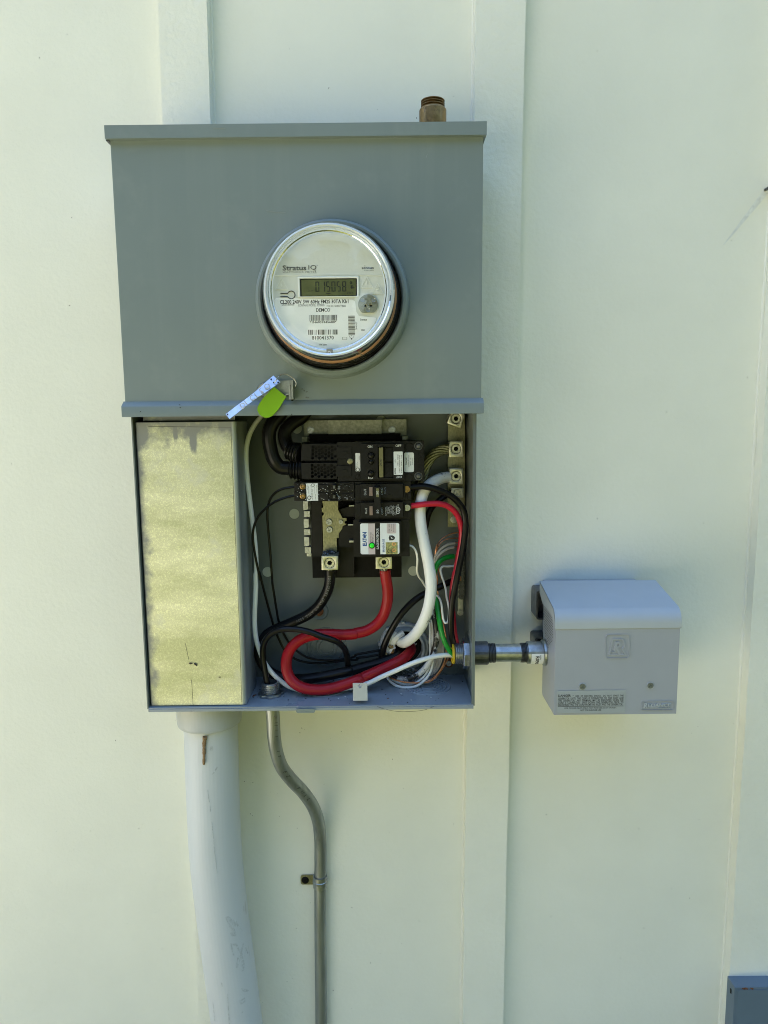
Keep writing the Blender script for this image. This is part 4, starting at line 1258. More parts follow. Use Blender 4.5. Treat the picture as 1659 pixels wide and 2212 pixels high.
m = MB(); m.box(-.0094,-.0059,1.3552,1.3658, -.1198, -.1189, .0003); part(ht, 'tie_pad', m, 'olive')
m = MB(); text(m, '50', -.0092,-.0065,1.3583,1.3628, -.1201, rot=90); text(m, '50', -.009,-.0064,1.3352,1.3398, -.1201, rot=90); part(ht, 'lettering', m, 'wink')
m = MB()
Yt = -.1063
text(m, '0n/I', -.0246,-.0216,1.3562,1.3633, Yt, rot=90, bold=-.01); text(m, '0n/I', -.0236,-.0209,1.3327,1.3399, Yt, rot=90, bold=-.01)
text(m, 'Off/O', -.0037,-.001,1.3565,1.3653, Yt, rot=90, bold=-.012); text(m, 'Off/O', -.0037,-.001,1.3319,1.3405, Yt, rot=90, bold=-.012)
text(m, 'Common Trip', .0009,.0022,1.3573,1.3659, Yt, rot=90)
for k, (t_, a, b) in enumerate((('EATON', 850, 950), ('Type BR250', 838, 945), ('Type C250', 850, 950), ('120/240 V~', 835, 950), ('10kA 40 C', 830, 945), ('HACR Type', 838, 945), ('2 Pole  J450', 832, 950), ('CTL  1 - T', 840, 945), ('LA08S GNL', 830, 935))):
    x = 1116 + k * 15.5
    text(m, t_, E0[0] + x * EX * 1.0, E0[0] + (x + 10) * EX, *sorted((ep(x, b)[2], ep(x, a)[2])), Yt, rot=90, bold=.012)
ring2d(m, (.0176,-.1063,1.338), .0019, .0027, Yt, 20)
text(m, 'UL', .0168,.0185,1.3367,1.3393, Yt, rot=90, bold=.02)
ring2d(m, (.0172,-.1063,1.3343), .0013, .0021, Yt, 18)
text(m, 'LISTED', .017,.0181,1.3405,1.3445, Yt, rot=90, bold=.01)
part(db, 'lettering', m, 'wink')
for c, k in (((.0288,-.0985,1.3623), 'brass'), ((.029,-.0985,1.339), 'steel')):
    m = MB(); screw(m, (c[0], -.0982, c[2]), .0040, 'phillips', .0016); part(db, 'terminal_screw', m, k)
m = MB()
for r_ in ((.0246,.0267,1.3516,1.368), (.0244,.0265,1.3277,1.3442), (.0314,.0337,1.3642,1.3669), (.0298,.0337,1.3516,1.3574), (.0296,.0335,1.3277,1.3346)):
    m = MB(); m.box(*r_, -.1012, -.0981, .0006); part(db, 'terminal_guard', m, 'black')

# ------------------------------------------------------------------ surge protector
sg = thing('surge_protector', (-.0041,-.07,1.2715), 'black surge protector with white label and lit green lamp', 'surge protector')
m = MB(); m.box(-.0388,.0318,1.2773,1.3242, -.099, -.045, .0012); part(sg, 'body', m, 'black')
m = MB(); m.box(-.0315,.0208,1.2809,1.3234, -.110, -.0991, .0012); part(sg, 'raised_housing', m, 'black')
Yg = -.1103
m = MB(); m.extrude([(a, Yg, c) for a, b, c in rrect(-.0297,-.0197,1.2827,1.3215, 0, .0022, (1, 0, 0, 1))], (0, -.0003, 0)); l1 = part(sg, 'label', m, 'sticker')
m = MB(); m.box(-.0196,-.0114,1.2826,1.3214, -.1106, -.1102); l2 = part(sg, 'label_band', m, 'stick2')
m = MB(); m.extrude([(a, Yg, c) for a, b, c in rrect(-.0051,.0187,1.2826,1.3216, 0, .0022, (0, 1, 1, 0))], (0, -.0003, 0)); l3 = part(sg, 'label', m, 'sticker')
Yh = -.1108
m = MB()
X0, X1, Z0, Z1 = -.0269,-.0218,1.2932,1.3107
dz = (Z1 - Z0)
text(m, 'E', X0, X1, Z0, Z0 + dz * .21, Yh, rot=90, bold=.045)
text(m, 'A', X0, X1, Z0 + dz * .24, Z0 + dz * .40, Yh, rot=90, bold=.045)
text(m, 'T', X0, X1, Z0 + dz * .40, Z0 + dz * .58, Yh, rot=90, bold=.045)
ring2d(m, ((X0 + X1) / 2, 0, Z0 + dz * .655), 0, .0016, Yh, 14)
text(m, 'N', X0, X1, Z0 + dz * .745, Z1, Yh, rot=90, bold=.045)
part(l1, 'lettering', m, 'blue')
m = MB(); text(m, 'PROTECTED', -.0176,-.0158,1.2981,1.3105, Yh, rot=90); text(m, 'WHEN LIT', -.0152,-.0133,1.2982,1.3085, Yh, rot=90); part(l2, 'lettering', m, 'greyink')
m = MB(); text(m, 'SURGE PROTECTOR', -.0097,-.0069,1.2888,1.3152, Yg, rot=90, bold=.018); part(sg, 'lettering', m, 'wink')
m = MB(); text(m, 'BRNSURGE', -.0023,.0002,1.2852,1.3019, Yh, rot=90, bold=.012); part(l3, 'lettering', m, 'blue', label='dark blue lettering')
m = MB(); m.extrude([(a, -.1107, c) for a, b, c in rrect(.0032,.0149,1.3086,1.3212, 0, .0016, (1, 1, 0, 0))], (0, -.0001, 0)); part(l3, 'label_band', m, 'stick2')
m = MB(); text(m, 'TYPE 2 SPD', .0055,.0072,1.3096,1.3204, -.1110, rot=90); text(m, 'AC Power', .0083,.0098,1.3115,1.3206, -.1110, rot=90); text(m, 'Protection', .0109,.0125,1.311,1.3205, -.1110, rot=90); part(l3, 'lettering', m, 'greyink')
m = MB(); m.extrude([(a, -.1107, c) for a, b, c in [(.0061,-.111,1.2999),(.0061,-.111,1.3012),(.0053,-.111,1.3031),(.0061,-.111,1.3048),(.0061,-.111,1.3061),(.0102,-.111,1.3062),(.0122,-.111,1.3051),(.0135,-.111,1.3031),(.0124,-.111,1.3011),(.0104,-.111,1.3)]], (0, -.0001, 0)); part(l3, 'shield_mark', m, 'ink')
m = MB(); m.quad([(a, -.1110, c) for a, b, c in [(.0068,-.111,1.305),(.0099,-.111,1.3036),(.0093,-.111,1.3029),(.0118,-.111,1.3017),(.0085,-.111,1.3024),(.0091,-.111,1.3031)]]); part(l3, 'bolt_mark', m, 'sticker')
m = MB(); m.box(.0017,.0164,1.2828,1.2976, -.1108, -.1106); part(l3, 'foil_square', m, 'holo')
m = MB(); ring2d(m, (.0066,-.111,1.2867), .0023, .0029, -.1110, 20); text(m, 'UL', .0057,.0076,1.2854,1.2878, -.1110, rot=90, bold=.02)
text(m, 'UL US', .0093,.0113,1.2843,1.2883, -.1110, rot=90); part(l3, 'approval_mark', m, 'ink')
m = MB()
for c in ((.0119,-.111,1.2952), (.012,-.111,1.2875)): ring2d(m, c, .0013, .0022, -.1109, 16)
part(l3, 'foil_ring', m, 'copper')
m = MB(); c = (-.0155,-.111,1.2938); m.lathe((c[0], -.1104, c[2]), (0, -1, 0), [(.0040, 0), (.0039, .0012), (.0032, .0013), (.0031, .0004)], 24); part(sg, 'lamp_bezel', m, 'black')
m = MB(); m.lathe((c[0], -.1106, c[2]), (0, -1, 0), [(.0031, 0), (.0027, .0014), (.0015, .0022), (0, .0025)], 20); part(sg, 'indicator_lamp', m, 'led')

# ------------------------------------------------------------------ neutral bar and ground bar
nb = thing('neutral_bar', (.0984,-.03,1.3039), 'flat metal neutral bar with square lugs along the right inner wall', 'bus bar')
x0, x1, z0, z1 = .0855,.1079,1.3049,1.4671
m = MB(); m.box(x0, x1, z0, z1, -.038, -.035, .0006); part(nb, 'bar', m, 'busplate')
m = MB(); m.box(x0 + .004, x1 - .004, z0 + .05, z1 - .01, -.0348, -.0217); part(nb, 'bar_support', m, 'blackmatt')
a = [(.0821,-.062,1.4433),(.0996,-.062,1.4362),(.1053,-.062,1.454),(.0879,-.062,1.4599)]
lug(nb, None, -.062, -.0385, (.0937,-.062,1.4489), .0064, pts=a)
lug(nb, (.085,.1027,1.3997,1.4202), -.062, -.0385, (.0938,-.062,1.4102), .0064)
lug(nb, (.0853,.1028,1.3644,1.385), -.062, -.0385, (.094,-.062,1.3748), .0064)
lug(nb, (.0885,.1044,1.3461,1.3587), -.055, -.0385, (.0964,-.055,1.3525), .0046, kind='slot')
m = MB(); screw(m, (.0935,-.0382,1.3148), .0040, 'hexslot', .003, turn=1.1); part(nb, 'bar_screw', m, 'steel')
gb = thing('ground_bar', (.104,-.03,1.1813), 'narrow ground bar with a column of small screws low on the right inner wall', 'bus bar')
m = MB(); x0, x1, z0, z1 = .0997,.1071,1.2078,1.2955; m.box(x0, x1, z0, z1, -.043, -.032, .0006); part(gb, 'bar', m, 'alu')
m = MB(); x0, x1, z0, z1 = .0998,.1063,1.1822,1.2063; m.box(x0, x1, z0, z1, -.0335, -.032, .0004); part(gb, 'mounting_foot', m, 'steel')
m = MB(); screw(m, (.103,-.0335,1.1855), .0036, 'hexslot', .0026); part(gb, 'bar_screw', m, 'steel')
for i in range(13):
    z = 410 - i * 55.5
    p = Vector((.1035,-.043,1.2103)).lerp(Vector((.1036,-.043,1.286)), i / 12)
    m = MB(); screw(m, p, .0033, 'phillips' if i % 2 else 'slot', .0016, turn=rnd.uniform(0, 3)); m.lathe(p, (0, -1, 0), [(.0041, -.0002), (.0040, .0012), (.0034, .0016), (.0033, .0002)], 14); part(gb, 'terminal_screw', m, 'darksteel')

# ------------------------------------------------------------------ opening at the back with its bushing
bu = thing('conduit_bushing', (.0269,-.022,1.1329), 'grey plastic bushing round the back opening full of wire ends', 'bushing')
bc = Vector((.0261,-.03,1.1349))
m = MB(); m.lathe((bc.x, -.0215, bc.z), (0, -1, 0), [(.0350, 0), (.0345, .004), (.0330, .0065), (.0300, .0065), (.0296, .011), (.0280, .0145), (.0262, .0150), (.0250, .0140), (.0246, .004), (.0240, .0004)], 44); part(bu, 'ring', m, 'pvc2')
m = MB(); m.lathe((bc.x, -.0215, bc.z), (0, -1, 0), [(.0244, .0006), (0, .0005)], 32); part(bu, 'opening', m, 'blackmatt')
for k in range(9):
    a = math.radians(40 * k + 12)
    m = MB(); c = (bc.x + math.cos(a) * .0340, bc.z + math.sin(a) * .0340); m.box(c[0] - .0022, c[0] + .0022, c[1] - .0022, c[1] + .0022, -.0275, -.0222, .0008); part(bu, 'locknut_tooth', m, 'pvc2')
m = MB()
for t in ([(.0152,-.042,1.1589),(.01,-.046,1.155),(.006,-.045,1.1483),(.0043,-.04,1.1385)], [(.0242,-.042,1.16),(.0151,-.047,1.1558),(.0105,-.046,1.1486),(.0082,-.04,1.1349)], [(.0049,-.044,1.1491),(.0025,-.044,1.1375),(.0002,-.04,1.1268)], [(.0105,-.046,1.1427),(.0082,-.046,1.1357),(.0098,-.044,1.1315)]):
    m.tube(t, .0042, n=8)
part(bu, 'sheath_ends', m, 'white2')
m = MB()
for t in ([(.011,-.048,1.1399),(.0095,-.049,1.1356),(.0104,-.049,1.1338)], [(.0048,-.049,1.1449),(.0071,-.05,1.1429),(.0104,-.049,1.1431)], [(.0002,-.046,1.1335),(.0013,-.048,1.1307),(-.0004,-.047,1.128)]):
    m.tube(t, .0022, n=7)
part(bu, 'tape_scrap', m, 'brass')
m = MB()
for k in range(7):
    o = k * .0016
    m.tube([(bc.x + .003 + o * 1.5, -.030, bc.z + .006), (bc.x - .012 + o, -.036, bc.z - .006), (bc.x - .012 + o * 1.2, -.038, bc.z - .016)], .0008, n=6)
part(bu, 'dark_wires', m, 'taupe')
m = MB()
for k in range(10):
    a = rnd.uniform(0, PI)
    p = Vector((.0295,-.045,1.1082)) + Vector((rnd.uniform(-.012, .012), rnd.uniform(-.006, .006), rnd.uniform(-.008, .004)))
    u = Vector((math.cos(a) * .010, rnd.uniform(-.004, .004), math.sin(a) * .006))
    m.tube([p - u, p + Vector((0, -.003, .001)), p + u], .0004, n=5, sub=4)
part(bu, 'loose_strands', m, 'steel')

# ------------------------------------------------------------------ wires
redp = [(.0006,-.081,1.2564),(.0013,-.08,1.2472),(.0033,-.078,1.2335),(.0038,-.076,1.2209),(.002,-.075,1.2073),(-.0031,-.074,1.1926),(-.0125,-.074,1.1809),(-.0256,-.075,1.1735),(-.0398,-.076,1.1705)] + [(-.0397,-.077,1.1704),(-.0554,-.078,1.1696),(-.0721,-.079,1.1707),(-.0888,-.08,1.1709),(-.1046,-.081,1.1676),(-.1173,-.083,1.1605),(-.1257,-.085,1.15),(-.1293,-.088,1.1379),(-.1281,-.091,1.1247),(-.1216,-.094,1.1135),(-.1094,-.096,1.1055),(-.0909,-.096,1.1017),(-.0714,-.094,1.1025),(-.0519,-.091,1.107),(-.0362,-.088,1.1118)] + [(-.0328,-.084,1.1118),(-.0143,-.079,1.1182),(.0022,-.073,1.1238),(.0178,-.066,1.1292),(.0293,-.056,1.1337),(.0348,-.042,1.1359),(.0354,-.028,1.1354)]
rw = wire('feeder_cable', 'thick red feeder cable looping from the right lug round the cabinet floor', redp, .0071, 'red', n=18, cat='cable')
m = MB()
for k in range(7):
    a = 2 * PI * k / 7
    p = Vector((-.0009,-.081,1.2563)); m.tube([p + Vector((math.cos(a) * .0042, math.sin(a) * .0042, .006)), p + Vector((math.cos(a + .7) * .0044, math.sin(a + .7) * .0044, -.004))], .0017, n=6, smooth=False)
part(rw, 'strands', m, 'steel')
blkp = [(-.0706,-.081,1.2576),(-.0707,-.08,1.2487),(-.0724,-.077,1.236),(-.0774,-.074,1.2223),(-.0869,-.07,1.2071),(-.1015,-.066,1.1939),(-.1181,-.063,1.185),(-.1348,-.06,1.1771),(-.1493,-.058,1.1704),(-.1609,-.057,1.1619),(-.1683,-.057,1.1505),(-.1696,-.058,1.1383),(-.1656,-.06,1.1253),(-.1555,-.062,1.1143),(-.1402,-.064,1.1075),(-.1198,-.066,1.1051),(-.0974,-.068,1.107),(-.0731,-.068,1.1114),(-.05,-.066,1.1157)] + [(-.0478,-.063,1.115),(-.0301,-.06,1.1187),(-.0111,-.056,1.1225),(.0058,-.051,1.1264),(.0183,-.044,1.1303),(.0243,-.032,1.1303)]
bw = wire('feeder_cable', 'thick black feeder cable printed in grey, from the left lug to the back opening', blkp, .0070, 'black2', n=18, cat='cable')
m = MB(); path_text(m, '9000-SERIES (AL) 4/0 AWG 600V', blkp, .0070, .0050, .006); part(bw, 'lettering', m, 'paleprint')
m = MB()
for k in range(7):
    a = 2 * PI * k / 7
    p = Vector((-.071,-.081,1.2561)); m.tube([p + Vector((math.cos(a) * .004, math.sin(a) * .004, .004)), p + Vector((math.cos(a) * .004, math.sin(a) * .004, -.002))], .0017, n=6, smooth=False)
part(bw, 'strands', m, 'alu')
whp = [(.0833,-.058,1.3736),(.076,-.064,1.373),(.0667,-.071,1.3701),(.0576,-.077,1.365),(.0506,-.081,1.3564),(.047,-.084,1.3441),(.0457,-.086,1.3304),(.0467,-.088,1.3156),(.0492,-.089,1.3006),(.0525,-.09,1.2844),(.0557,-.091,1.2682),(.0578,-.092,1.2531),(.0592,-.092,1.239)] + [(.0576,-.092,1.2579),(.0592,-.092,1.246),(.0592,-.091,1.2317),(.0574,-.09,1.2162),(.0541,-.087,1.2012),(.0492,-.082,1.1865),(.0422,-.074,1.1713),(.0336,-.064,1.1587),(.0256,-.052,1.1498),(.0208,-.04,1.1471),(.02,-.028,1.1468)]
ww = wire('feeder_cable', 'thick white scuffed neutral cable curving from the third lug down to the back opening', whp, .0072, 'white', n=20, cat='cable')
m = MB(); p = Vector((.0838,-.0575,1.3735)); m.tube([p, p + Vector((.006, .004, .001))], .0050, n=10, smooth=False); part(ww, 'strands', m, 'steel')
# bare aluminium neutral: seven twisted strands
base = spline([(.0854,-.052,1.4096),(.0775,-.052,1.4088),(.0693,-.052,1.4053),(.0617,-.051,1.3983),(.056,-.05,1.3883),(.0529,-.049,1.3769),(.0499,-.048,1.3662),(.0464,-.046,1.354),(.044,-.044,1.3418)], 5)
fr = frames(base)
st_ = thing('bare_cable', base[len(base) // 2], 'bare stranded aluminium cable bending behind the main breaker from the second lug', 'cable')
for k in range(9):
    m = MB()
    pts = [p + (a * math.cos(2 * PI * k / 9 + i * .13) + b * math.sin(2 * PI * k / 9 + i * .13)) * .0050 for i, (p, t, a, b) in enumerate(fr)]
    m.tube(pts, .0018, n=6, smooth=False)
    part(st_, 'strand', m, 'busplate')
wire('branch_wire', 'medium black wire arching from the second breaker pole down past the ground bar', [(.0327,-.094,1.3639),(.0395,-.094,1.3647),(.0486,-.094,1.3652),(.0587,-.094,1.3636),(.0701,-.093,1.3597),(.0817,-.091,1.3543),(.0922,-.089,1.3459),(.0999,-.087,1.3352),(.1032,-.086,1.3229),(.1034,-.086,1.3101),(.1019,-.086,1.2949),(.0994,-.086,1.2785),(.0955,-.087,1.2599),(.0918,-.087,1.241)] + [(.0899,-.086,1.2302),(.0875,-.085,1.2168),(.0862,-.084,1.2022),(.0857,-.082,1.1861),(.0864,-.08,1.171),(.0892,-.077,1.1566),(.0932,-.075,1.1446),(.0988,-.074,1.1362),(.1054,-.074,1.135)], .0041, 'black2', 'wires of the two-pole breaker')
wire('branch_wire', 'crimson wire arching from the lower breaker pole, then hidden behind the black one', [(.0324,-.093,1.3405),(.0394,-.094,1.3413),(.0484,-.096,1.3427),(.0586,-.096,1.3435),(.0689,-.095,1.3433),(.0781,-.093,1.3408),(.0863,-.091,1.3355),(.0929,-.088,1.3273),(.097,-.085,1.317),(.099,-.082,1.306),(.0988,-.08,1.2927),(.0969,-.079,1.2796),(.0941,-.078,1.2628),(.0915,-.078,1.2473)] + [(.0916,-.077,1.251),(.0892,-.076,1.2365),(.0878,-.075,1.2219),(.0879,-.074,1.2061),(.0894,-.073,1.1879),(.0907,-.073,1.1722),(.0928,-.073,1.1598),(.0956,-.073,1.1496),(.0995,-.073,1.141),(.1061,-.073,1.137)], .0037, 'crim', 'wires of the two-pole breaker')
wire('equipment_ground', 'bright green ground wire running from the ground bar into the side fitting', [(.0926,-.046,1.2665),(.0844,-.05,1.2663),(.0762,-.054,1.2635),(.07,-.057,1.2581),(.0672,-.058,1.2516)] + [(.0663,-.058,1.2494),(.0652,-.058,1.2382),(.0659,-.06,1.2252),(.0676,-.064,1.2138),(.0693,-.07,1.2008),(.071,-.077,1.1871),(.0736,-.081,1.1726),(.0778,-.082,1.1594),(.084,-.08,1.1475),(.0914,-.077,1.1385),(.0987,-.075,1.1334),(.1054,-.074,1.1333)], .0033, 'green')
w6 = wire('neutral_wire', 'white wire descending by the cable cover, under the red loop, into the side fitting', [(-.1463,-.062,1.4692),(-.1554,-.066,1.4544),(-.1631,-.07,1.4442),(-.1703,-.074,1.4295),(-.1738,-.076,1.4136),(-.1743,-.077,1.3942),(-.1734,-.077,1.3734),(-.1717,-.077,1.3502),(-.1694,-.077,1.3245),(-.1673,-.077,1.3009),(-.1661,-.077,1.2772),(-.1664,-.077,1.2534)] + [(-.167,-.077,1.252),(-.1677,-.077,1.234),(-.169,-.077,1.217),(-.1704,-.077,1.1988),(-.1708,-.077,1.1826),(-.1697,-.077,1.1662),(-.1666,-.077,1.1519),(-.1612,-.078,1.1368),(-.1526,-.079,1.1226),(-.1418,-.08,1.111),(-.1302,-.08,1.102),(-.1164,-.08,1.0957),(-.0966,-.08,1.0928),(-.0714,-.083,1.0953),(-.0523,-.086,1.0994)] + [(-.0245,-.09,1.107),(-.0055,-.091,1.1164),(.014,-.091,1.1251),(.0335,-.09,1.1335),(.0509,-.087,1.1384),(.0664,-.083,1.1408),(.0797,-.079,1.1409),(.091,-.076,1.1391),(.0999,-.074,1.1362),(.1054,-.074,1.1356)], .0031, 'white2')
wire('surge_neutral', 'thin white surge protector wire passing behind the big neutral and hooking to the ground bar', [(.0313,-.09,1.2896),(.0359,-.09,1.2879),(.0399,-.089,1.2821),(.0419,-.087,1.2734),(.042,-.084,1.2634),(.0417,-.08,1.2554),(.044,-.074,1.2463),(.0491,-.066,1.2378)] + [(.0539,-.06,1.2287),(.06,-.058,1.2219),(.0669,-.062,1.2183),(.0714,-.072,1.2158),(.0737,-.078,1.2085),(.0747,-.08,1.1979),(.0761,-.081,1.1893),(.0784,-.082,1.1851),(.0818,-.08,1.1865),(.0832,-.078,1.1939),(.0836,-.076,1.2023),(.0826,-.073,1.2093),(.0811,-.07,1.2163),(.0803,-.067,1.2256),(.0779,-.064,1.235),(.075,-.062,1.2446),(.0739,-.06,1.2509),(.0762,-.058,1.2547),(.084,-.054,1.2544),(.0951,-.048,1.2539),(.1016,-.044,1.2528)], .0014, 'white2', n=8)
wire('branch_wire', 'upper of two thin black wires looping left out of the twin breaker', [(-.1098,-.09,1.3663),(-.1167,-.09,1.3653),(-.1271,-.089,1.3635),(-.1365,-.088,1.3589),(-.1433,-.086,1.3515),(-.1473,-.084,1.3415),(-.1489,-.082,1.3285),(-.149,-.078,1.3092),(-.1483,-.075,1.2886),(-.1478,-.072,1.2665),(-.1474,-.07,1.2456)] + [(-.1478,-.066,1.2383),(-.1466,-.062,1.221),(-.1452,-.056,1.2009),(-.1435,-.048,1.1789),(-.1389,-.044,1.1629),(-.1309,-.042,1.1473),(-.121,-.041,1.1357),(-.108,-.04,1.1267),(-.0915,-.04,1.1225),(-.0729,-.04,1.1217),(-.0563,-.04,1.1232),(-.0418,-.04,1.1275)] + [(-.0419,-.04,1.1284),(-.0259,-.04,1.132),(-.01,-.04,1.1349),(.0026,-.036,1.136)], .0016, 'black2', 'thin black wires of the twin breaker', n=8)
wire('branch_wire', 'lower of two thin black wires looping left out of the twin breaker', [(-.1101,-.09,1.3551),(-.1181,-.09,1.3539),(-.1296,-.09,1.3506),(-.1413,-.089,1.3449),(-.1521,-.088,1.3368),(-.1612,-.087,1.3258),(-.1663,-.086,1.3129),(-.1678,-.085,1.2999),(-.1668,-.083,1.2831),(-.164,-.08,1.2612),(-.1612,-.078,1.244)] + [(-.163,-.074,1.2533),(-.1599,-.07,1.2343),(-.1566,-.064,1.2134),(-.1532,-.058,1.1923),(-.15,-.05,1.1722),(-.1453,-.044,1.1545),(-.1375,-.041,1.1364),(-.1266,-.04,1.1258),(-.1123,-.04,1.1199),(-.0937,-.04,1.1179),(-.074,-.04,1.1188),(-.0553,-.04,1.1213),(-.0377,-.04,1.1227)] + [(-.0397,-.04,1.1242),(-.0237,-.04,1.1264),(-.01,-.04,1.129),(.0025,-.036,1.1313)], .0016, 'black2', 'thin black wires of the twin breaker', n=8)
mwp = [(-.152,-.088,1.0899),(-.1545,-.088,1.1044),(-.1569,-.087,1.1184),(-.159,-.086,1.1324),(-.16,-.086,1.1456),(-.1588,-.087,1.1582),(-.1539,-.089,1.1689),(-.1456,-.091,1.1769),(-.1349,-.093,1.1817),(-.122,-.095,1.1832),(-.1082,-.097,1.1824),(-.0946,-.099,1.1794),(-.0822,-.099,1.1743),(-.0699,-.097,1.1695),(-.0606,-.092,1.1633),(-.0539,-.084,1.153),(-.051,-.074,1.1393),(-.0505,-.062,1.1237),(-.0502,-.054,1.1102)]
wire('branch_wire', 'medium black wire rising from the floor nipple and arching over the red cable', mwp, .0040, 'black2', n=14)
bk2 = [(.0911,-.048,1.2331),(.0842,-.052,1.2315),(.0751,-.056,1.228),(.0639,-.058,1.2236),(.0527,-.06,1.2188),(.0416,-.062,1.2124),(.0305,-.063,1.2027),(.0195,-.063,1.1892),(.0105,-.061,1.174),(.0027,-.058,1.1583),(-.0025,-.054,1.1432),(-.0057,-.048,1.1272),(-.0067,-.042,1.1157)]
gw = wire('branch_wire', 'medium black wire with bare copper end, slanting behind the white neutral', bk2, .0044, 'black2', n=14)
m = MB()
for k in range(9):
    p = Vector((.0908,-.048,1.2331)); o = Vector((0, math.cos(k * .7) * .0024, math.sin(k * .7) * .0024)); m.tube([p + o, p + o * 1.1 + Vector((.012, .002, .003))], .0006, n=5, smooth=False)
part(gw, 'strands', m, 'copper')
sc_ = [(.0648,-.064,1.1992),(.0653,-.066,1.1885),(.0669,-.068,1.1777),(.0679,-.069,1.1667),(.0674,-.07,1.1568),(.0649,-.07,1.1455),(.0613,-.069,1.1338),(.0565,-.067,1.124),(.0489,-.064,1.1137),(.0389,-.062,1.1056),(.0278,-.06,1.1015),(.0178,-.056,1.1001),(.0089,-.05,1.1014)]
wire('taped_wire', 'black wire smeared with white paint curving under the back opening', sc_, .0038, 'scuff', n=14)
for path, r_, m_, lab in (
    ([(.06,-.052,1.1776),(.0603,-.054,1.1633),(.0601,-.056,1.1489),(.0602,-.058,1.1358),(.0597,-.06,1.1249),(.0568,-.062,1.1141),(.0488,-.064,1.1033),(.0377,-.064,1.0963),(.0255,-.062,1.0945),(.0144,-.058,1.0968),(.0055,-.05,1.1003)], .0017, 'white2', 'inner clean white wire in the loop under the back opening'),
    ([(.0627,-.05,1.1805),(.0633,-.052,1.1661),(.0637,-.056,1.1512),(.0641,-.06,1.1387),(.0634,-.063,1.1259),(.0598,-.066,1.1132),(.0518,-.07,1.1033),(.0406,-.072,1.0961),(.0274,-.072,1.0942),(.0153,-.068,1.0948),(.0065,-.06,1.0976),(.0019,-.052,1.1017)], .0018, 'white2', 'lowest white wire hanging nearest the cabinet floor in the loop')):
    wire('white_wire', lab, path, r_, m_, 'white wires looped at the back opening', n=9)
for k in range(7):
    o = k * 11
    pts = [Vector(p) for p in [(.0646,-.046,1.1666),(.0664,-.047,1.1529),(.0678,-.048,1.1404),(.0671,-.049,1.1268),(.0632,-.05,1.1131),(.0562,-.052,1.1022),(.0483,-.052,1.0965),(.0395,-.048,1.0927)]]
    pts = [p + Vector((o * .000165 * (1 if i < 6 else .6), .0006 * (k % 3), .00008 * o)) for i, p in enumerate(pts)]
    wire('greyish_wire', 'grey-white wire in the fanned bundle between the green wire and the back opening', pts, .0012, 'taupe', 'fanned grey-white wires', n=7)
wire('copper_wire', 'bare copper wire coming down behind the green wire and round under the loop', [(.074,-.05,1.1953),(.0755,-.051,1.1864),(.0784,-.053,1.1754),(.0807,-.055,1.1634),(.082,-.057,1.1513),(.0818,-.058,1.1401),(.0792,-.06,1.1258),(.0746,-.062,1.1162),(.0666,-.064,1.1066),(.0566,-.064,1.0995),(.0467,-.062,1.0968),(.0346,-.058,1.0966)], .0009, 'copper', 'bare copper wires', n=7)
wire('copper_wire', 'bare copper wire rounding the lowest bend of the loop, right of the floor knockout', [(.0852,-.05,1.1269),(.0809,-.054,1.1202),(.076,-.058,1.1136),(.0678,-.064,1.1054),(.0575,-.068,1.1001),(.0441,-.069,1.0993),(.0298,-.068,1.0995),(.0176,-.066,1.1012),(.0077,-.06,1.1029),(.0038,-.052,1.1028)], .0010, 'copper', 'bare copper wires', n=7)
wire('copper_wire', 'highest bare copper wire bowed out of the ground bar', [(.0988,-.044,1.2981),(.0918,-.047,1.2976),(.0837,-.05,1.2952),(.0758,-.052,1.2905),(.0703,-.053,1.2835),(.068,-.053,1.275),(.0677,-.052,1.2638),(.0687,-.05,1.2499),(.0707,-.048,1.2334)] + [(.0705,-.046,1.224),(.0722,-.045,1.21)], .0009, 'copper', 'bare copper wires', n=7)
wire('copper_wire', 'second bare copper wire bowed out of the ground bar', [(.0988,-.044,1.2906),(.0906,-.047,1.291),(.082,-.049,1.2897),(.0747,-.051,1.2853),(.0704,-.052,1.2784),(.0686,-.052,1.2699),(.0699,-.05,1.2572),(.0732,-.047,1.2443),(.0764,-.044,1.2336)], .0009, 'copper', 'bare copper wires', n=7)
for lab, pth, tip in (('upper of two grey-white wires bowed out of the ground bar above the green wire', [(.0941,-.046,1.2844),(.0868,-.049,1.2838),(.0788,-.052,1.2805),(.072,-.054,1.2749),(.0674,-.055,1.2681),(.0648,-.054,1.2606)], [(.0988,-.044,1.2845),(.0938,-.046,1.2844)]), ('lower of two grey-white wires bowed out of the ground bar above the green wire', [(.0926,-.046,1.2786),(.0857,-.049,1.2777),(.0782,-.052,1.2744),(.072,-.054,1.2693),(.0677,-.055,1.2632),(.065,-.054,1.2557)], [(.0988,-.044,1.2789),(.0922,-.046,1.2786)])):
    o = wire('white_wire', lab, pth, .0017, 'taupe', 'white wires at the ground bar', n=8)
    m = MB(); m.tube(tip, .0008, n=6, smooth=False); part(o, 'bare_end', m, 'copper')
m = MB()
for k in range(8):
    p = Vector((.0925,-.046,1.2665)); o = Vector((0, math.cos(k * .8) * .0018, math.sin(k * .8) * .0018)); m.tube([p + o, p + o + Vector((.012, .002, .001))], .0005, n=5, smooth=False)
part(bpy.data.objects['equipment_ground'], 'strands', m, 'copper')
wire('branch_wire', 'black wire leaving the small slotted lug and passing behind the white neutral', [(.0896,-.046,1.3521),(.0819,-.05,1.3487),(.072,-.054,1.3421),(.0636,-.056,1.3346),(.0582,-.057,1.3252),(.0558,-.057,1.3157),(.0534,-.056,1.3035)], .0040, 'black2', n=12)

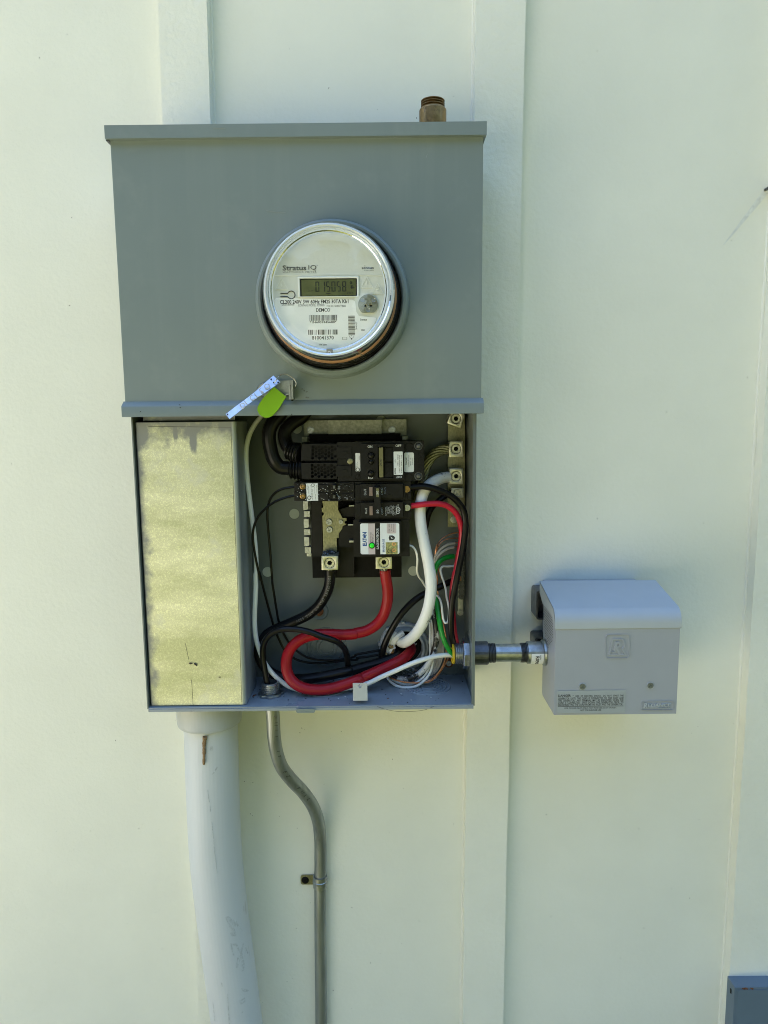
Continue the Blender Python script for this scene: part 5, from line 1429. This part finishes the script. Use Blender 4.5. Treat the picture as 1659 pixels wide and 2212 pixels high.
# ================================================================== RIGHT: POWER INLET BOX AND ITS PIPE
inl = thing('inlet_box', (.288, 0, 1.0786), 'grey plastic power inlet box with sloping lid and danger notice', 'inlet box')
IX0, IX1, IYF = .2105, .3640, -.130
zlid = 1.1904
zbot = 1.079
zb_side = 1.0792
lt = (.2084,-.042,1.2302)
ltop = (.209,-.063,1.2069)
m = MB()
# body: front, two sides with slanted lower corner
m.extrude([(IX0, IYF, zbot), (IX0, IYF, zlid - .0003), (IX0, -.122, zlid + .010), (IX0, -.063, ltop[2] - .002), (IX0, -.063, zbot + .003), (IX0, -.066, zbot)], (IX1 - IX0, 0, 0), b=.0016)
part(inl, 'cover', m, 'inlet')
m = MB()
prof = [(IYF - .0012, zlid)]
for i in range(9):
    a = math.radians(0 + 66 * i / 8)
    prof.append((IYF - .0012 + .020 * (1 - math.cos(a)), zlid + .006 + .020 * math.sin(a)))
prof.append((-.042, lt[2]))
prof2 = [(y + .0016, z - .0012) for y, z in prof[::-1]]
m.extrude([(IX0 - .0012, y, z) for y, z in prof + prof2], (IX1 - IX0 + .0024, 0, 0), b=.0005)
part(inl, 'lid', m, 'lid')
for xx in (IX0 - .0012, IX1 + .0002):
    m = MB()
    m.extrude([(xx, IYF - .0010, zlid)] + [(xx, y + .0001, z - .0001) for y, z in prof[1:]] + [(xx, -.042, lt[2] - .016), (xx, -.062, ltop[2] - .003), (xx, -.118, zlid + .012), (xx, -.124, zlid)], (.001, 0, 0))
    part(inl, 'lid_cheek', m, 'lid')
yf = IYF - .0002
# emblem and maker's name in relief
m = MB(); o = rrect(.2722,.3023,1.152,1.1828, yf, .004); i_ = rrect(.2729,.3016,1.1527,1.1821, yf, .0035)
m.extrude(o, (0, -.0009, 0), holes=[i_]); part(inl, 'emblem_frame', m, 'inlet')
m = MB()
a = [(.2762,-.1305,1.156),(.299,-.1305,1.1558),(.2944,-.1305,1.1637),(.2968,-.1305,1.1664),(.2968,-.1305,1.1719),(.2947,-.1305,1.176),(.2911,-.1305,1.1775),(.2805,-.1305,1.1776)]
b = [(.2783,-.1305,1.1575),(.2964,-.1305,1.1573),(.2919,-.1305,1.1647),(.295,-.1305,1.1676),(.2951,-.1305,1.1716),(.2935,-.1305,1.1745),(.2905,-.1305,1.176),(.2818,-.1305,1.1761)]
m.extrude([(x, yf, z) for x, _, z in a], (0, -.0010, 0), holes=[[(x, yf, z) for x, _, z in b]])
m.extrude([(x, yf, z) for x, _, z in [(.2821,-.1305,1.1607),(.285,-.1305,1.1607),(.2848,-.1305,1.164),(.2886,-.1305,1.1574),(.2915,-.1305,1.1573),(.288,-.1305,1.1651),(.2915,-.1305,1.1672),(.2917,-.1305,1.1709),(.2891,-.1305,1.1735),(.2845,-.1305,1.1735)]], (0, -.0010, 0), holes=[[(x, yf, z) for x, _, z in [(.2865,-.1305,1.1673),(.289,-.1305,1.168),(.2889,-.1305,1.1702),(.2864,-.1305,1.1706)]]])
m.extrude([(x, yf, z) for x, _, z in [(.2793,-.1305,1.1597),(.2836,-.1305,1.1596),(.2835,-.1305,1.1611),(.2803,-.1305,1.1611)]], (0, -.0010, 0))
part(inl, 'emblem', m, 'inlet')
m = MB(); m.extrude(rrect(.3198,.3605,1.0841,1.0961, yf, .0025), (0, -.0007, 0), holes=[rrect(.3204,.36,1.0847,1.0956, yf, .0022)]); part(inl, 'nameplate_frame', m, 'inlet')
m = MB()
text(m, 'R', .3229,.3272,1.0869,1.094, yf, bold=.035, shear=.12, depth=.0011)
text(m, 'ELIANCE', .3275,.3564,1.089,1.0931, yf, bold=.03, shear=.12, depth=.0011)
text(m, 'CONTROLS', .3409,.356,1.0863,1.0878, yf, bold=.02, depth=.0008)
m.box(.3287,.3399,1.0872,1.0879, yf - .0007, yf)
part(inl, 'nameplate', m, 'lid')
for c in ((.2453,-.1305,1.116), (.3301,-.1305,1.1164)):
    m = MB(); screw(m, (c[0], yf, c[2]), .0036, 'phillips', .0012, turn=rnd.uniform(.5, 1.2)); part(inl, 'cover_screw', m, 'screwhead')
    m = MB(); m.lathe((c[0], yf, c[2]), (0, -1, 0), [(.0047, 0), (.0046, .0005), (.0040, .0006), (.0039, 0)], 20); part(inl, 'screw_collar', m, 'lid')
yl = yf - .0004
W8 = lambda *a: a
label_plate(inl, rrect(.2138,.2994,1.0813,1.111, 0, .001), yl, [
    ('DANGER', (.2151,.231,1.103,1.106), 0, .02), ('-', (.233,.2347,1.104,1.1044), 0, .01), ('RISK  OF  ELECTRIC  SHOCK.   DO  NOT  START  THE', (.2369,.2968,1.1027,1.105), 0, .009),
    ('GENERATOR  UNTIL  THE  CORD  IS  CONNECTED  TO  THIS  INLET  AND', (.2151,.2969,1.0995,1.1021), 0, .009),
    ('THE  GENERATOR.   ANY  TERMINAL  MAY  BE  ENERGIZED  WHEN  THE', (.2152,.297,1.0967,1.0993), 0, .009),
    ('CORD  IS  CONNECTED.   SHUT  DOWN  THE  GENERATOR  PRIOR  TO', (.2151,.2969,1.0939,1.0965), 0, .009),
    ('DISCONNECTING THE CORD FROM THIS INLET AND THE GENERATOR.', (.2151,.2963,1.0911,1.0937), 0, .009),
    ('FOR POWER INLET ONLY, NOT FOR USE AS AN OUTLET.', (.2235,.2888,1.0869,1.089), 0, .01), ('NOT FOR INDOOR USE.', (.2429,.2697,1.0841,1.0862), 0, .01)],
    m_='film', name='danger_label', extra=lambda m, y: rect(m, .215,.2971,1.09,1.0905, y))
# printed notice on the left cheek, running back along the side
m = MB()
xs = IX0 - .0003
for k in range(16):
    z = 1.205 - k * .0034
    y0, y1 = -.1185 + (.012 if k < 4 else 0) * (4 - k) / 4, -.0685
    y = y1
    q = random.Random(k)
    n_ = 9 if k < 10 else 6
    if k == 10:
        m.quad([(xs, y1, z), (xs, y0, z), (xs, y0, z + .0006), (xs, y1, z + .0006)])
        continue
    step = (y1 - y0) / n_
    for i in range(n_ if k < 10 else max(2, n_ - (k - 10))):
        l = step * q.uniform(.55, .85)
        a = y1 - i * step - (0 if k < 10 else .004 + (k - 10) * .002)
        m.quad([(xs, a, z), (xs, a - l, z), (xs, a - l, z + .0014), (xs, a, z + .0014)])
part(inl, 'side_notice', m, 'paleprint')
for r_ in ((.2069,.2178,1.1742,1.2153), (.2059,.2188,1.1321,1.1491)):
    m = MB()
    x0, x1, z0, z1 = r_
    m.extrude(rrect(x0, x1 + .006, z0, z1, -.034, .004, (1, 0, 0, 1)), (0, .033, 0), holes=[rrect(x0 + .0022, x1 + .005, z0 + .0022, z1 - .0022, -.034, .003, (1, 0, 0, 1))])
    m.box(x0 + .0022, x1 + .005, z0 + .0022, z1 - .0022, -.006, -.004)
    part(inl, 'mounting_bracket', m, 'darksteel')
m = MB(); m.box(IX0 + .012, IX1 - .012, zbot + .03, lt[2] - .008, -.062, -.0015, .002); part(inl, 'back_box', m, 'inlet')

# ------------------------------------------------------------------ pipe between cabinet and inlet
PY = -.078
px0 = (.1255,-.094,1.1428)
PZ_ = px0[2]
nip = thing('pipe_nipple', (.165, PY, PZ_ - .02), 'short horizontal metal pipe joining the cabinet side to the power inlet box', 'pipe')
def lx(prof, n=36, part_='', m_='steel', par=None):
    m = MB(); m.lathe((0, PY, PZ_), (1, 0, 0), [(r, x) for r, x in prof], n)
    return part(par or nip, part_, m, m_)
xa, xb, xc, xd, xe, xf = .1175, .1344, .1444, .177, .1857, .2061
lx([(.0118, BX1 - .010), (.0118, IX0 + .004)], 32, 'pipe', 'steel')
lx([(0, BX1 + .0003), (.0152, BX1 + .0004), (.0156, xa + .004), (.0156, xb - .002), (.0150, xb), (.0120, xb)], 32, 'coupling', 'darksteel')
def threads(x0, x1, n=5):
    pr = []
    for i in range(n):
        a, d = x0 + (x1 - x0) * i / n, (x1 - x0) / n
        pr += [(.0118, a), (.0130, a + d * .35), (.0130, a + d * .55), (.0118, a + d * .9)]
    return pr
lx(threads(xb + .0004, xc), 32, 'thread', 'darksteel')
lx(threads(xd, xe - .0004), 32, 'thread', 'darksteel')
lx([(.0122, xe), (.0146, xe + .0003), (.0150, xe + .0025), (.0150, xf - .001), (.0166, xf), (.0172, xf + .0025), (.0172, xf + .005), (.012, xf + .0052)], 32, 'hub', 'steel')
lx([(.0150, xf + .0053), (.0174, xf + .0054), (.0176, xf + .0068), (.0174, xf + .0085), (.0150, xf + .0086)], 32, 'gasket', 'blackmatt')
lx([(.0176, xf + .0087), (.0200, xf + .0088), (.0202, IX0 + .0005)], 32, 'gasket_plate', 'inlet')
# paper label bent round the hub
m = MB()
lx0, lx1 = .1892, .2067
lr = .01525
nn = 10
vv, ff = [], []
for i in range(nn + 1):
    a = math.radians(-48 + 68 * i / nn - 8)
    for x in (lx0, lx1 - .0015):
        vv.append((x, PY - math.cos(a) * lr, PZ_ + math.sin(a) * lr))
for i in range(nn):
    ff.append((2 * i, 2 * i + 1, 2 * i + 3, 2 * i + 2))
m.add(vv, ff)
lb = part(nip, 'label', m, 'sticker')
m = MB()
text(m, 'R090', .1944,.1994,1.1296,1.1427, PY, rot=-90, bold=.025, wrap=(PY, PZ_, lr))
text(m, '81532', .1999,.2016,1.138,1.1438, PY, rot=-90, bold=.02, wrap=(PY, PZ_, lr))
part(lb, 'lettering', m, 'ink')
# inside the cabinet: locknut, thread and yellow bushing
lkx = BX1 - .0018
m = MB(); m.lathe((0, PY, PZ_), (-1, 0, 0), [(.0132, -lkx), (.0200, -lkx), (.0205, -lkx + .0008), (.0205, -lkx + .0075), (.0195, -lkx + .0085), (.0130, -lkx + .0085)], 8, a0=.2); part(nip, 'locknut', m, 'chrome')
pr = []
for i in range(4):
    h = -lkx + .0086 + i * .0026
    pr += [(.0128, h), (.0140, h + .0009), (.0140, h + .0014), (.0128, h + .0023)]
m = MB(); m.lathe((0, PY, PZ_), (-1, 0, 0), pr + [(.0120, -lkx + .0195), (.0105, -lkx + .0195), (.0105, -lkx - .004)], 28); part(nip, 'thread', m, 'steel')
m = MB(); m.lathe((0, PY, PZ_), (-1, 0, 0), [(.0105, -lkx + .0196), (.0138, -lkx + .0197), (.0140, -lkx + .0215), (.0128, -lkx + .0225), (.0104, -lkx + .0215), (.0103, -lkx + .0197)], 28); part(nip, 'yellow_bushing', m, 'yellow')
m = MB(); m.lathe((0, PY, PZ_), (-1, 0, 0), [(.0104, -lkx + .010), (0, -lkx + .0099)], 20); part(nip, 'bore', m, 'blackmatt')
for rr in (.024, .030):
    m = MB(); m.lathe((BX1 - .00145, PY, PZ_), (-1, 0, 0), [(rr - .0009, -.0001), (rr - .0004, .0005), (rr + .0004, .0005), (rr + .0009, -.0001)], 36); part(cab, 'knockout', m, 'paint_shaded')

# ================================================================== BELOW: PLASTIC PIPE AND METAL CONDUIT
pt = [(-.2355,-.072,1.0343), (-.2371,-.07,.9409), (-.2368,-.068,.8398), (-.2183,-.066,.5914)]
d = (Vector(pt[-1]) - Vector(pt[-2])).normalized()
pipe = [Vector((pt[0][0] - .001, -.072, ZF - .002))] + [Vector(p) for p in pt] + [Vector(pt[-1]) + d * .6]
m = MB(); m.tube(pipe, .0356, n=48, sub=8, cap=False)
pv = solo('plastic_pipe', m, 'pvc', 'fat pale grey plastic pipe dropping from the cabinet bottom to the lawn', 'pipe', loc=(pipe[-1].x, pipe[-1].y, 0))
def on_pipe(k, x, y, lift=.0003):
    """Point of the pipe's skin met by a sight line given as a point at the axis depth."""
    return None
m = MB()
def skin(p, lift=.0004):
    """Nearest axis point, then out to the skin towards the viewer's side at the same height and offset."""
    P = Vector(p)
    best = min(axis, key=lambda a: abs(a.z - P.z))
    dx = max(-.034, min(.034, P.x - best.x))
    return Vector((best.x + dx, best.y - math.sqrt(.0356 ** 2 - dx * dx) - lift, P.z))
axis = spline(pipe, 60)
for poly in ([(-.2202,-.1,.7849),(-.2164,-.1,.7849),(-.2076,-.1,.7751),(-.2038,-.1,.7617),(-.2007,-.1,.7533),(-.2085,-.1,.7517),(-.216,-.1,.756),(-.2126,-.1,.7635),(-.2162,-.1,.7702)],
             [(-.2149,-.1,.745),(-.2089,-.1,.7416),(-.1999,-.1,.7347),(-.194,-.1,.7279),(-.1888,-.1,.7211),(-.1879,-.1,.7041),(-.1905,-.1,.7033),(-.1915,-.1,.7194),(-.1952,-.1,.7144),(-.1978,-.1,.7296),(-.1995,-.1,.6957),(-.2025,-.1,.6975),(-.202,-.1,.7263),(-.2072,-.1,.7043),(-.2094,-.1,.7077),(-.2065,-.1,.723),(-.2125,-.1,.7264),(-.2144,-.1,.7383)],
             [(-.2044,-.1,.6752),(-.1991,-.1,.67),(-.1944,-.1,.6631),(-.1971,-.1,.6635),(-.2016,-.1,.6675)], [(-.2071,-.1,.6572),(-.1996,-.1,.658),(-.1989,-.1,.6511),(-.2045,-.1,.6503)], [(-.2039,-.1,.6408),(-.2015,-.1,.6408),(-.2022,-.1,.637),(-.2038,-.1,.6373)], [(-.2294,-.1,.6892),(-.2276,-.1,.6884),(-.2262,-.1,.6832),(-.2289,-.1,.6827)], [(-.1897,-.1,.6956),(-.1865,-.1,.6956),(-.1876,-.1,.6887),(-.1904,-.1,.6896)], [(-.2217,-.1,.672),(-.2202,-.1,.672),(-.2196,-.1,.6234),(-.2211,-.1,.6235)], [(-.2437,-.1,.6568),(-.2424,-.1,.6516),(-.2414,-.1,.6237),(-.243,-.1,.6237)], [(-.2286,-.1,1.0308),(-.2252,-.1,1.0312),(-.2244,-.1,1.0253),(-.2295,-.1,1.0246)], [(-.2218,-.1,1.0018),(-.2201,-.1,1.001),(-.2245,-.1,.9937),(-.2291,-.1,.9909)]):
    pp = [skin(p) for p in poly]
    c = sum(pp, Vector()) / len(pp)
    n_ = len(pp)
    vv = pp + [skin(c)]
    ff = [(i, (i + 1) % n_, n_) for i in range(n_)]
    m.add(vv, ff)
part(pv, 'scuff_mark', m, 'smudge', kind='stuff')
m = MB(); ln = [skin(p) for p in [(-.2349,-.1,.9863),(-.2343,-.1,.9657),(-.2327,-.1,.9482),(-.2314,-.1,.9291),(-.2307,-.1,.9098),(-.2301,-.1,.8888),(-.2288,-.1,.8677),(-.2277,-.1,.8432)]]
for a, b in zip(ln, ln[1:]):
    for s in range(4):
        if rnd.random() < .7:
            m.tube([a.lerp(b, s / 4), a.lerp(b, (s + .75) / 4)], .00045, n=4, smooth=False)
part(pv, 'printed_line', m, 'smudge')
pa_ = thing('pipe_adapter', (pipe[0].x, -.072, ZF - .032), 'grey plastic collar joining the fat plastic pipe to the cabinet bottom', 'pipe fitting')
za = 1.0499
m = MB(); m.lathe((pipe[0].x, -.072, 0), (0, 0, 1), [(.0425, ZF - .0038), (.0432, ZF - .006), (.0425, za + .004), (.0418, za + .0008), (.0400, za), (.0358, za)], 56); part(pa_, 'collar', m, 'pvc2')
m = MB(); 
for i in range(14):
    a = 2 * PI * i / 14
    m.box(pipe[0].x + math.cos(a) * .041 - .003, pipe[0].x + math.cos(a) * .041 + .003, ZF - .0038, ZF - .0006, -.072 + math.sin(a) * .041 - .003, -.072 + math.sin(a) * .041 + .003)
part(pa_, 'grip_ridge', m, 'pvc2')
# dried mud tube built by a wasp
m = MB(); mt_ = [skin(p, .0022) for p in [(-.2339,-.1,1.0456),(-.2347,-.1,1.0406),(-.2354,-.1,1.0348),(-.2359,-.1,1.0254),(-.2365,-.1,1.0161),(-.2371,-.1,1.0075)]]
m.tube(mt_, lambda t: .0028 * (1 - .45 * t) + .00022 * math.sin(t * 23) + .00012 * math.sin(t * 61), n=12, sub=9)
solo('mud_tube', m, 'mud', 'brown dried mud tube hanging below the collar on the plastic pipe', 'mud tube')

# ------------------------------------------------------------------ metal conduit, its connector and strap
nz = (-.151,-.0875,1.0926)
cp = [Vector((nz[0], nz[1], ZF - .004)), Vector((-.1493,-.086,1.0602)), Vector((-.1493,-.084,1.0388)), Vector((-.148,-.079,1.0127)), Vector((-.1426,-.071,.9845)), Vector((-.1312,-.06,.959)), Vector((-.117,-.047,.9334)), Vector((-.1055,-.034,.9047)), Vector((-.0993,-.022,.8733)), Vector((-.0983,-.0125,.8384)), Vector((-.099,-.01,.8082)), Vector((-.1012,-.01,.7175)), Vector((-.1036,-.01,.5384))]
d = (cp[-1] - cp[-2]).normalized()
m = MB(); m.tube(cp + [cp[-1] + d * .5], .00895, n=26, sub=10, cap=False)
em = solo('metal_conduit', m, 'emt', 'thin galvanised metal conduit with an offset bend beside the plastic pipe', 'conduit', loc=(cp[-1].x, cp[-1].y, 0))
m = MB(); path_text(m, 'P U L L    I T     E Z     P U L L', [p + Vector((.0045, 0, 0)) for p in cp[:11]], .0085, .0075, .02); part(em, 'stamping', m, 'darksteel')
cn = thing('conduit_connector', (nz[0], nz[1], ZF - .012), 'threaded steel connector with notched locknut standing on the cabinet floor', 'conduit fitting')
m = MB(); m.lathe((nz[0], nz[1], 0), (0, 0, 1), [(.0090, ZF - .0145), (.0108, ZF - .0145), (.0112, ZF - .012), (.0112, ZF - .0060), (.0122, ZF - .0045), (.0122, ZF - .0008)], 30); part(cn, 'socket', m, 'steel')
m = MB()
lo_ = []
for i in range(32):
    a = 2 * PI * i / 32
    r_ = .0168 if i % 4 < 2 else .0150
    lo_.append((nz[0] + math.cos(a) * r_, nz[1] + math.sin(a) * r_, ZT + .0004))
m.extrude(lo_, (0, 0, .0032), b=.0006, holes=[circ((nz[0], nz[1], ZT + .0004), .0108, 24, 'z')])
part(cn, 'locknut', m, 'steel')
pr = [(.0104, ZT + .003)]
for i in range(5):
    h = ZT + .0038 + i * .0026
    pr += [(.0104, h), (.0116, h + .0009), (.0116, h + .0014), (.0104, h + .0022)]
pr += [(.0106, ZT + .0172), (.0090, ZT + .0174), (.0088, ZT + .002)]
m = MB(); m.lathe((nz[0], nz[1], 0), (0, 0, 1), pr, 30); part(cn, 'thread', m, 'steel')
m = MB(); m.lathe((nz[0], nz[1], 0), (0, 0, 1), [(.0088, ZT + .006), (0, ZT + .006)], 20); part(cn, 'bore', m, 'blackmatt')
m = MB(); m.lathe((nz[0] - .018, nz[1] + .004, ZF - .009), (0, -1, 0), [(0, -.004), (.0040, -.003), (.0045, 0), (.0032, .004), (0, .0045)], 10); part(cn, 'clamp_screw', m, 'steel')
sp = thing('conduit_strap', (-.0997,-.008,.7598), 'one-hole metal strap holding the conduit to the wall', 'strap')
sc0 = Vector((-.1001,-.01,.7667))
zs0, zs1 = .7641, .782
m = MB()
pts_o, pts_i = [], []
for i in range(15):
    a = math.radians(200 - 210 * i / 14)
    pts_o.append((sc0.x + math.cos(a) * .0106, -.0100 - math.sin(a) * .0106 if True else 0))
    pts_i.append((sc0.x + math.cos(a) * .0093, -.0100 - math.sin(a) * .0093))
m.extrude([(x, y, zs0) for x, y in pts_o + pts_i[::-1]], (0, 0, zs1 - zs0), b=.0004)
part(sp, 'saddle', m, 'steel')
m = MB(); m.lathe((sc0.x, -.0100, (zs0 + zs1) / 2), (0, 0, 1), [(.0104, -.0026), (.0112, -.0015), (.0113, .0015), (.0104, .0026)], 28); part(sp, 'rib', m, 'steel')
m = MB()
x0, x1, z0, z1 = -.13,-.1098,.762,.777
hc = (-.1231,-.002,.7692)
m.extrude(rrect(x0, x1, z0, z1, -.0022, .0035, (1, 0, 0, 1)), (0, .0016, 0), b=.0003)
part(sp, 'tab', m, 'busplate')
m = MB(); m.lathe((hc[0], -.0023, hc[2]), (0, -1, 0), [(.0056, 0), (.0054, .0008), (.0040, .0018), (0, .0022)], 18); screw(m, (hc[0], -.0042, hc[2]), .0028, 'phillips', .0008, turn=.7); part(sp, 'strap_screw', m, 'blackmatt')

# ------------------------------------------------------------------ remaining small things
bb = thing('grey_box', (.58, -.02, .30), 'blue grey metal box with a rusty top edge at the lower right corner', 'metal box')
c0 = (.5055,-.042,.6195)
m = MB(); m.box(c0[0], c0[0] + .25, .30, c0[2], -.042, -.0202, .0012)
bodyb = part(bb, 'body', m, 'bluebox')
m = MB(); m.box(c0[0] + .004, c0[0] + .246, .304, c0[2] - .003, -.0428, -.0421); part(bb, 'front_sheet', m, 'bluebox')
m = MB()
for k in range(26):
    x = c0[0] + .010 + rnd.random() * .020
    m.lathe((x, -.0420, c0[2] - .0008 - rnd.random() ** 2 * .003), (rnd.gauss(0, 1), -1, .3), [(0, -.0008), (.0011, 0), (0, .0009)], 6)
part(bb, 'rust_patch', m, 'rust', kind='stuff')
m = MB(); a = (.5075,-.03,.6062); m.box(c0[0] - .0008, c0[0] - .0002, a[2] - .004, a[2] + .003, -.034, -.031); part(bb, 'vent_slot', m, 'blackmatt')
hk = (.5039,-.012,1.7426)
m = MB(); m.lathe((hk[0] + .0016, 0, hk[2]), (0, -1, 0), [(.0020, 0), (.0020, .022), (.0042, .0225), (.0042, .026), (0, .0275)], 14)
solo('wall_nail', m, 'darksteel', 'dark round nail head at the right edge of the wall', 'nail')
m = MB()
for _ in range(120):
    x, y = rnd.uniform(GX1 + .006, BX1 - .006), rnd.uniform(-.122, -.03)
    if rnd.random() < .35: x, y = nz[0] + rnd.gauss(-.006, .014), nz[1] + rnd.gauss(.010, .010)
    if not (GX1 + .002 < x < BX1 - .004): continue
    s = rnd.choice((.0004, .0005, .0007, .0011))
    m.lathe((x, max(-.124, min(-.024, y)), ZT + s * .3), (rnd.gauss(0, .4), rnd.gauss(0, .4), 1), [(0, -s * .4), (s, 0), (0, s * .6)], 5)
solo('dirt_crumbs', m, 'speck', None, None, kind='stuff')
m = MB()
for p in (-.0611,-.106,1.093), (-.0527,-.0995,1.093), (.0197,-.0924,1.093), (.0578,-.1051,1.093), (.0079,-.122,1.093), (.0321,-.1133,1.093):
    m.lathe((p[0], p[1], ZT + .0008), (.3, .5, 1), [(0, -.0005), (.0012, 0), (.0007, .0008), (0, .001)], 5)
solo('white_crumbs', m, 'wink', None, None, kind='stuff')
m = MB()
for p, s in (((-.1724,-.0912,1.093), .0032), ((-.1777,-.0742,1.093), .0026), ((.0026,-.1058,1.093), .0014)):
    m.extrude([(p[0] + math.cos(a) * s * rnd.uniform(.6, 1.1), p[1] + math.sin(a) * s * rnd.uniform(.6, 1.1), ZT + .0004 + .4 * s * math.cos(a)) for a in [i * PI / 4 for i in range(8)]], (0, 0, .0004))
solo('dry_leaf', m, 'rust', 'torn scraps of brown dry leaf on the cabinet floor beside the galvanised cover', 'leaf')
m = MB(); m.tube([(-.0109,-.13,1.0924),(-.0016,-.128,1.088),(.013,-.126,1.0842),(.0298,-.125,1.0833),(.0485,-.126,1.0857),(.0597,-.13,1.0916)], .00022, n=5)
solo('stray_fibre', m, 'speck', 'hair-thin dark fibre sagging beneath the cabinet front edge', 'fibre')
bpy.context.view_layer.update()
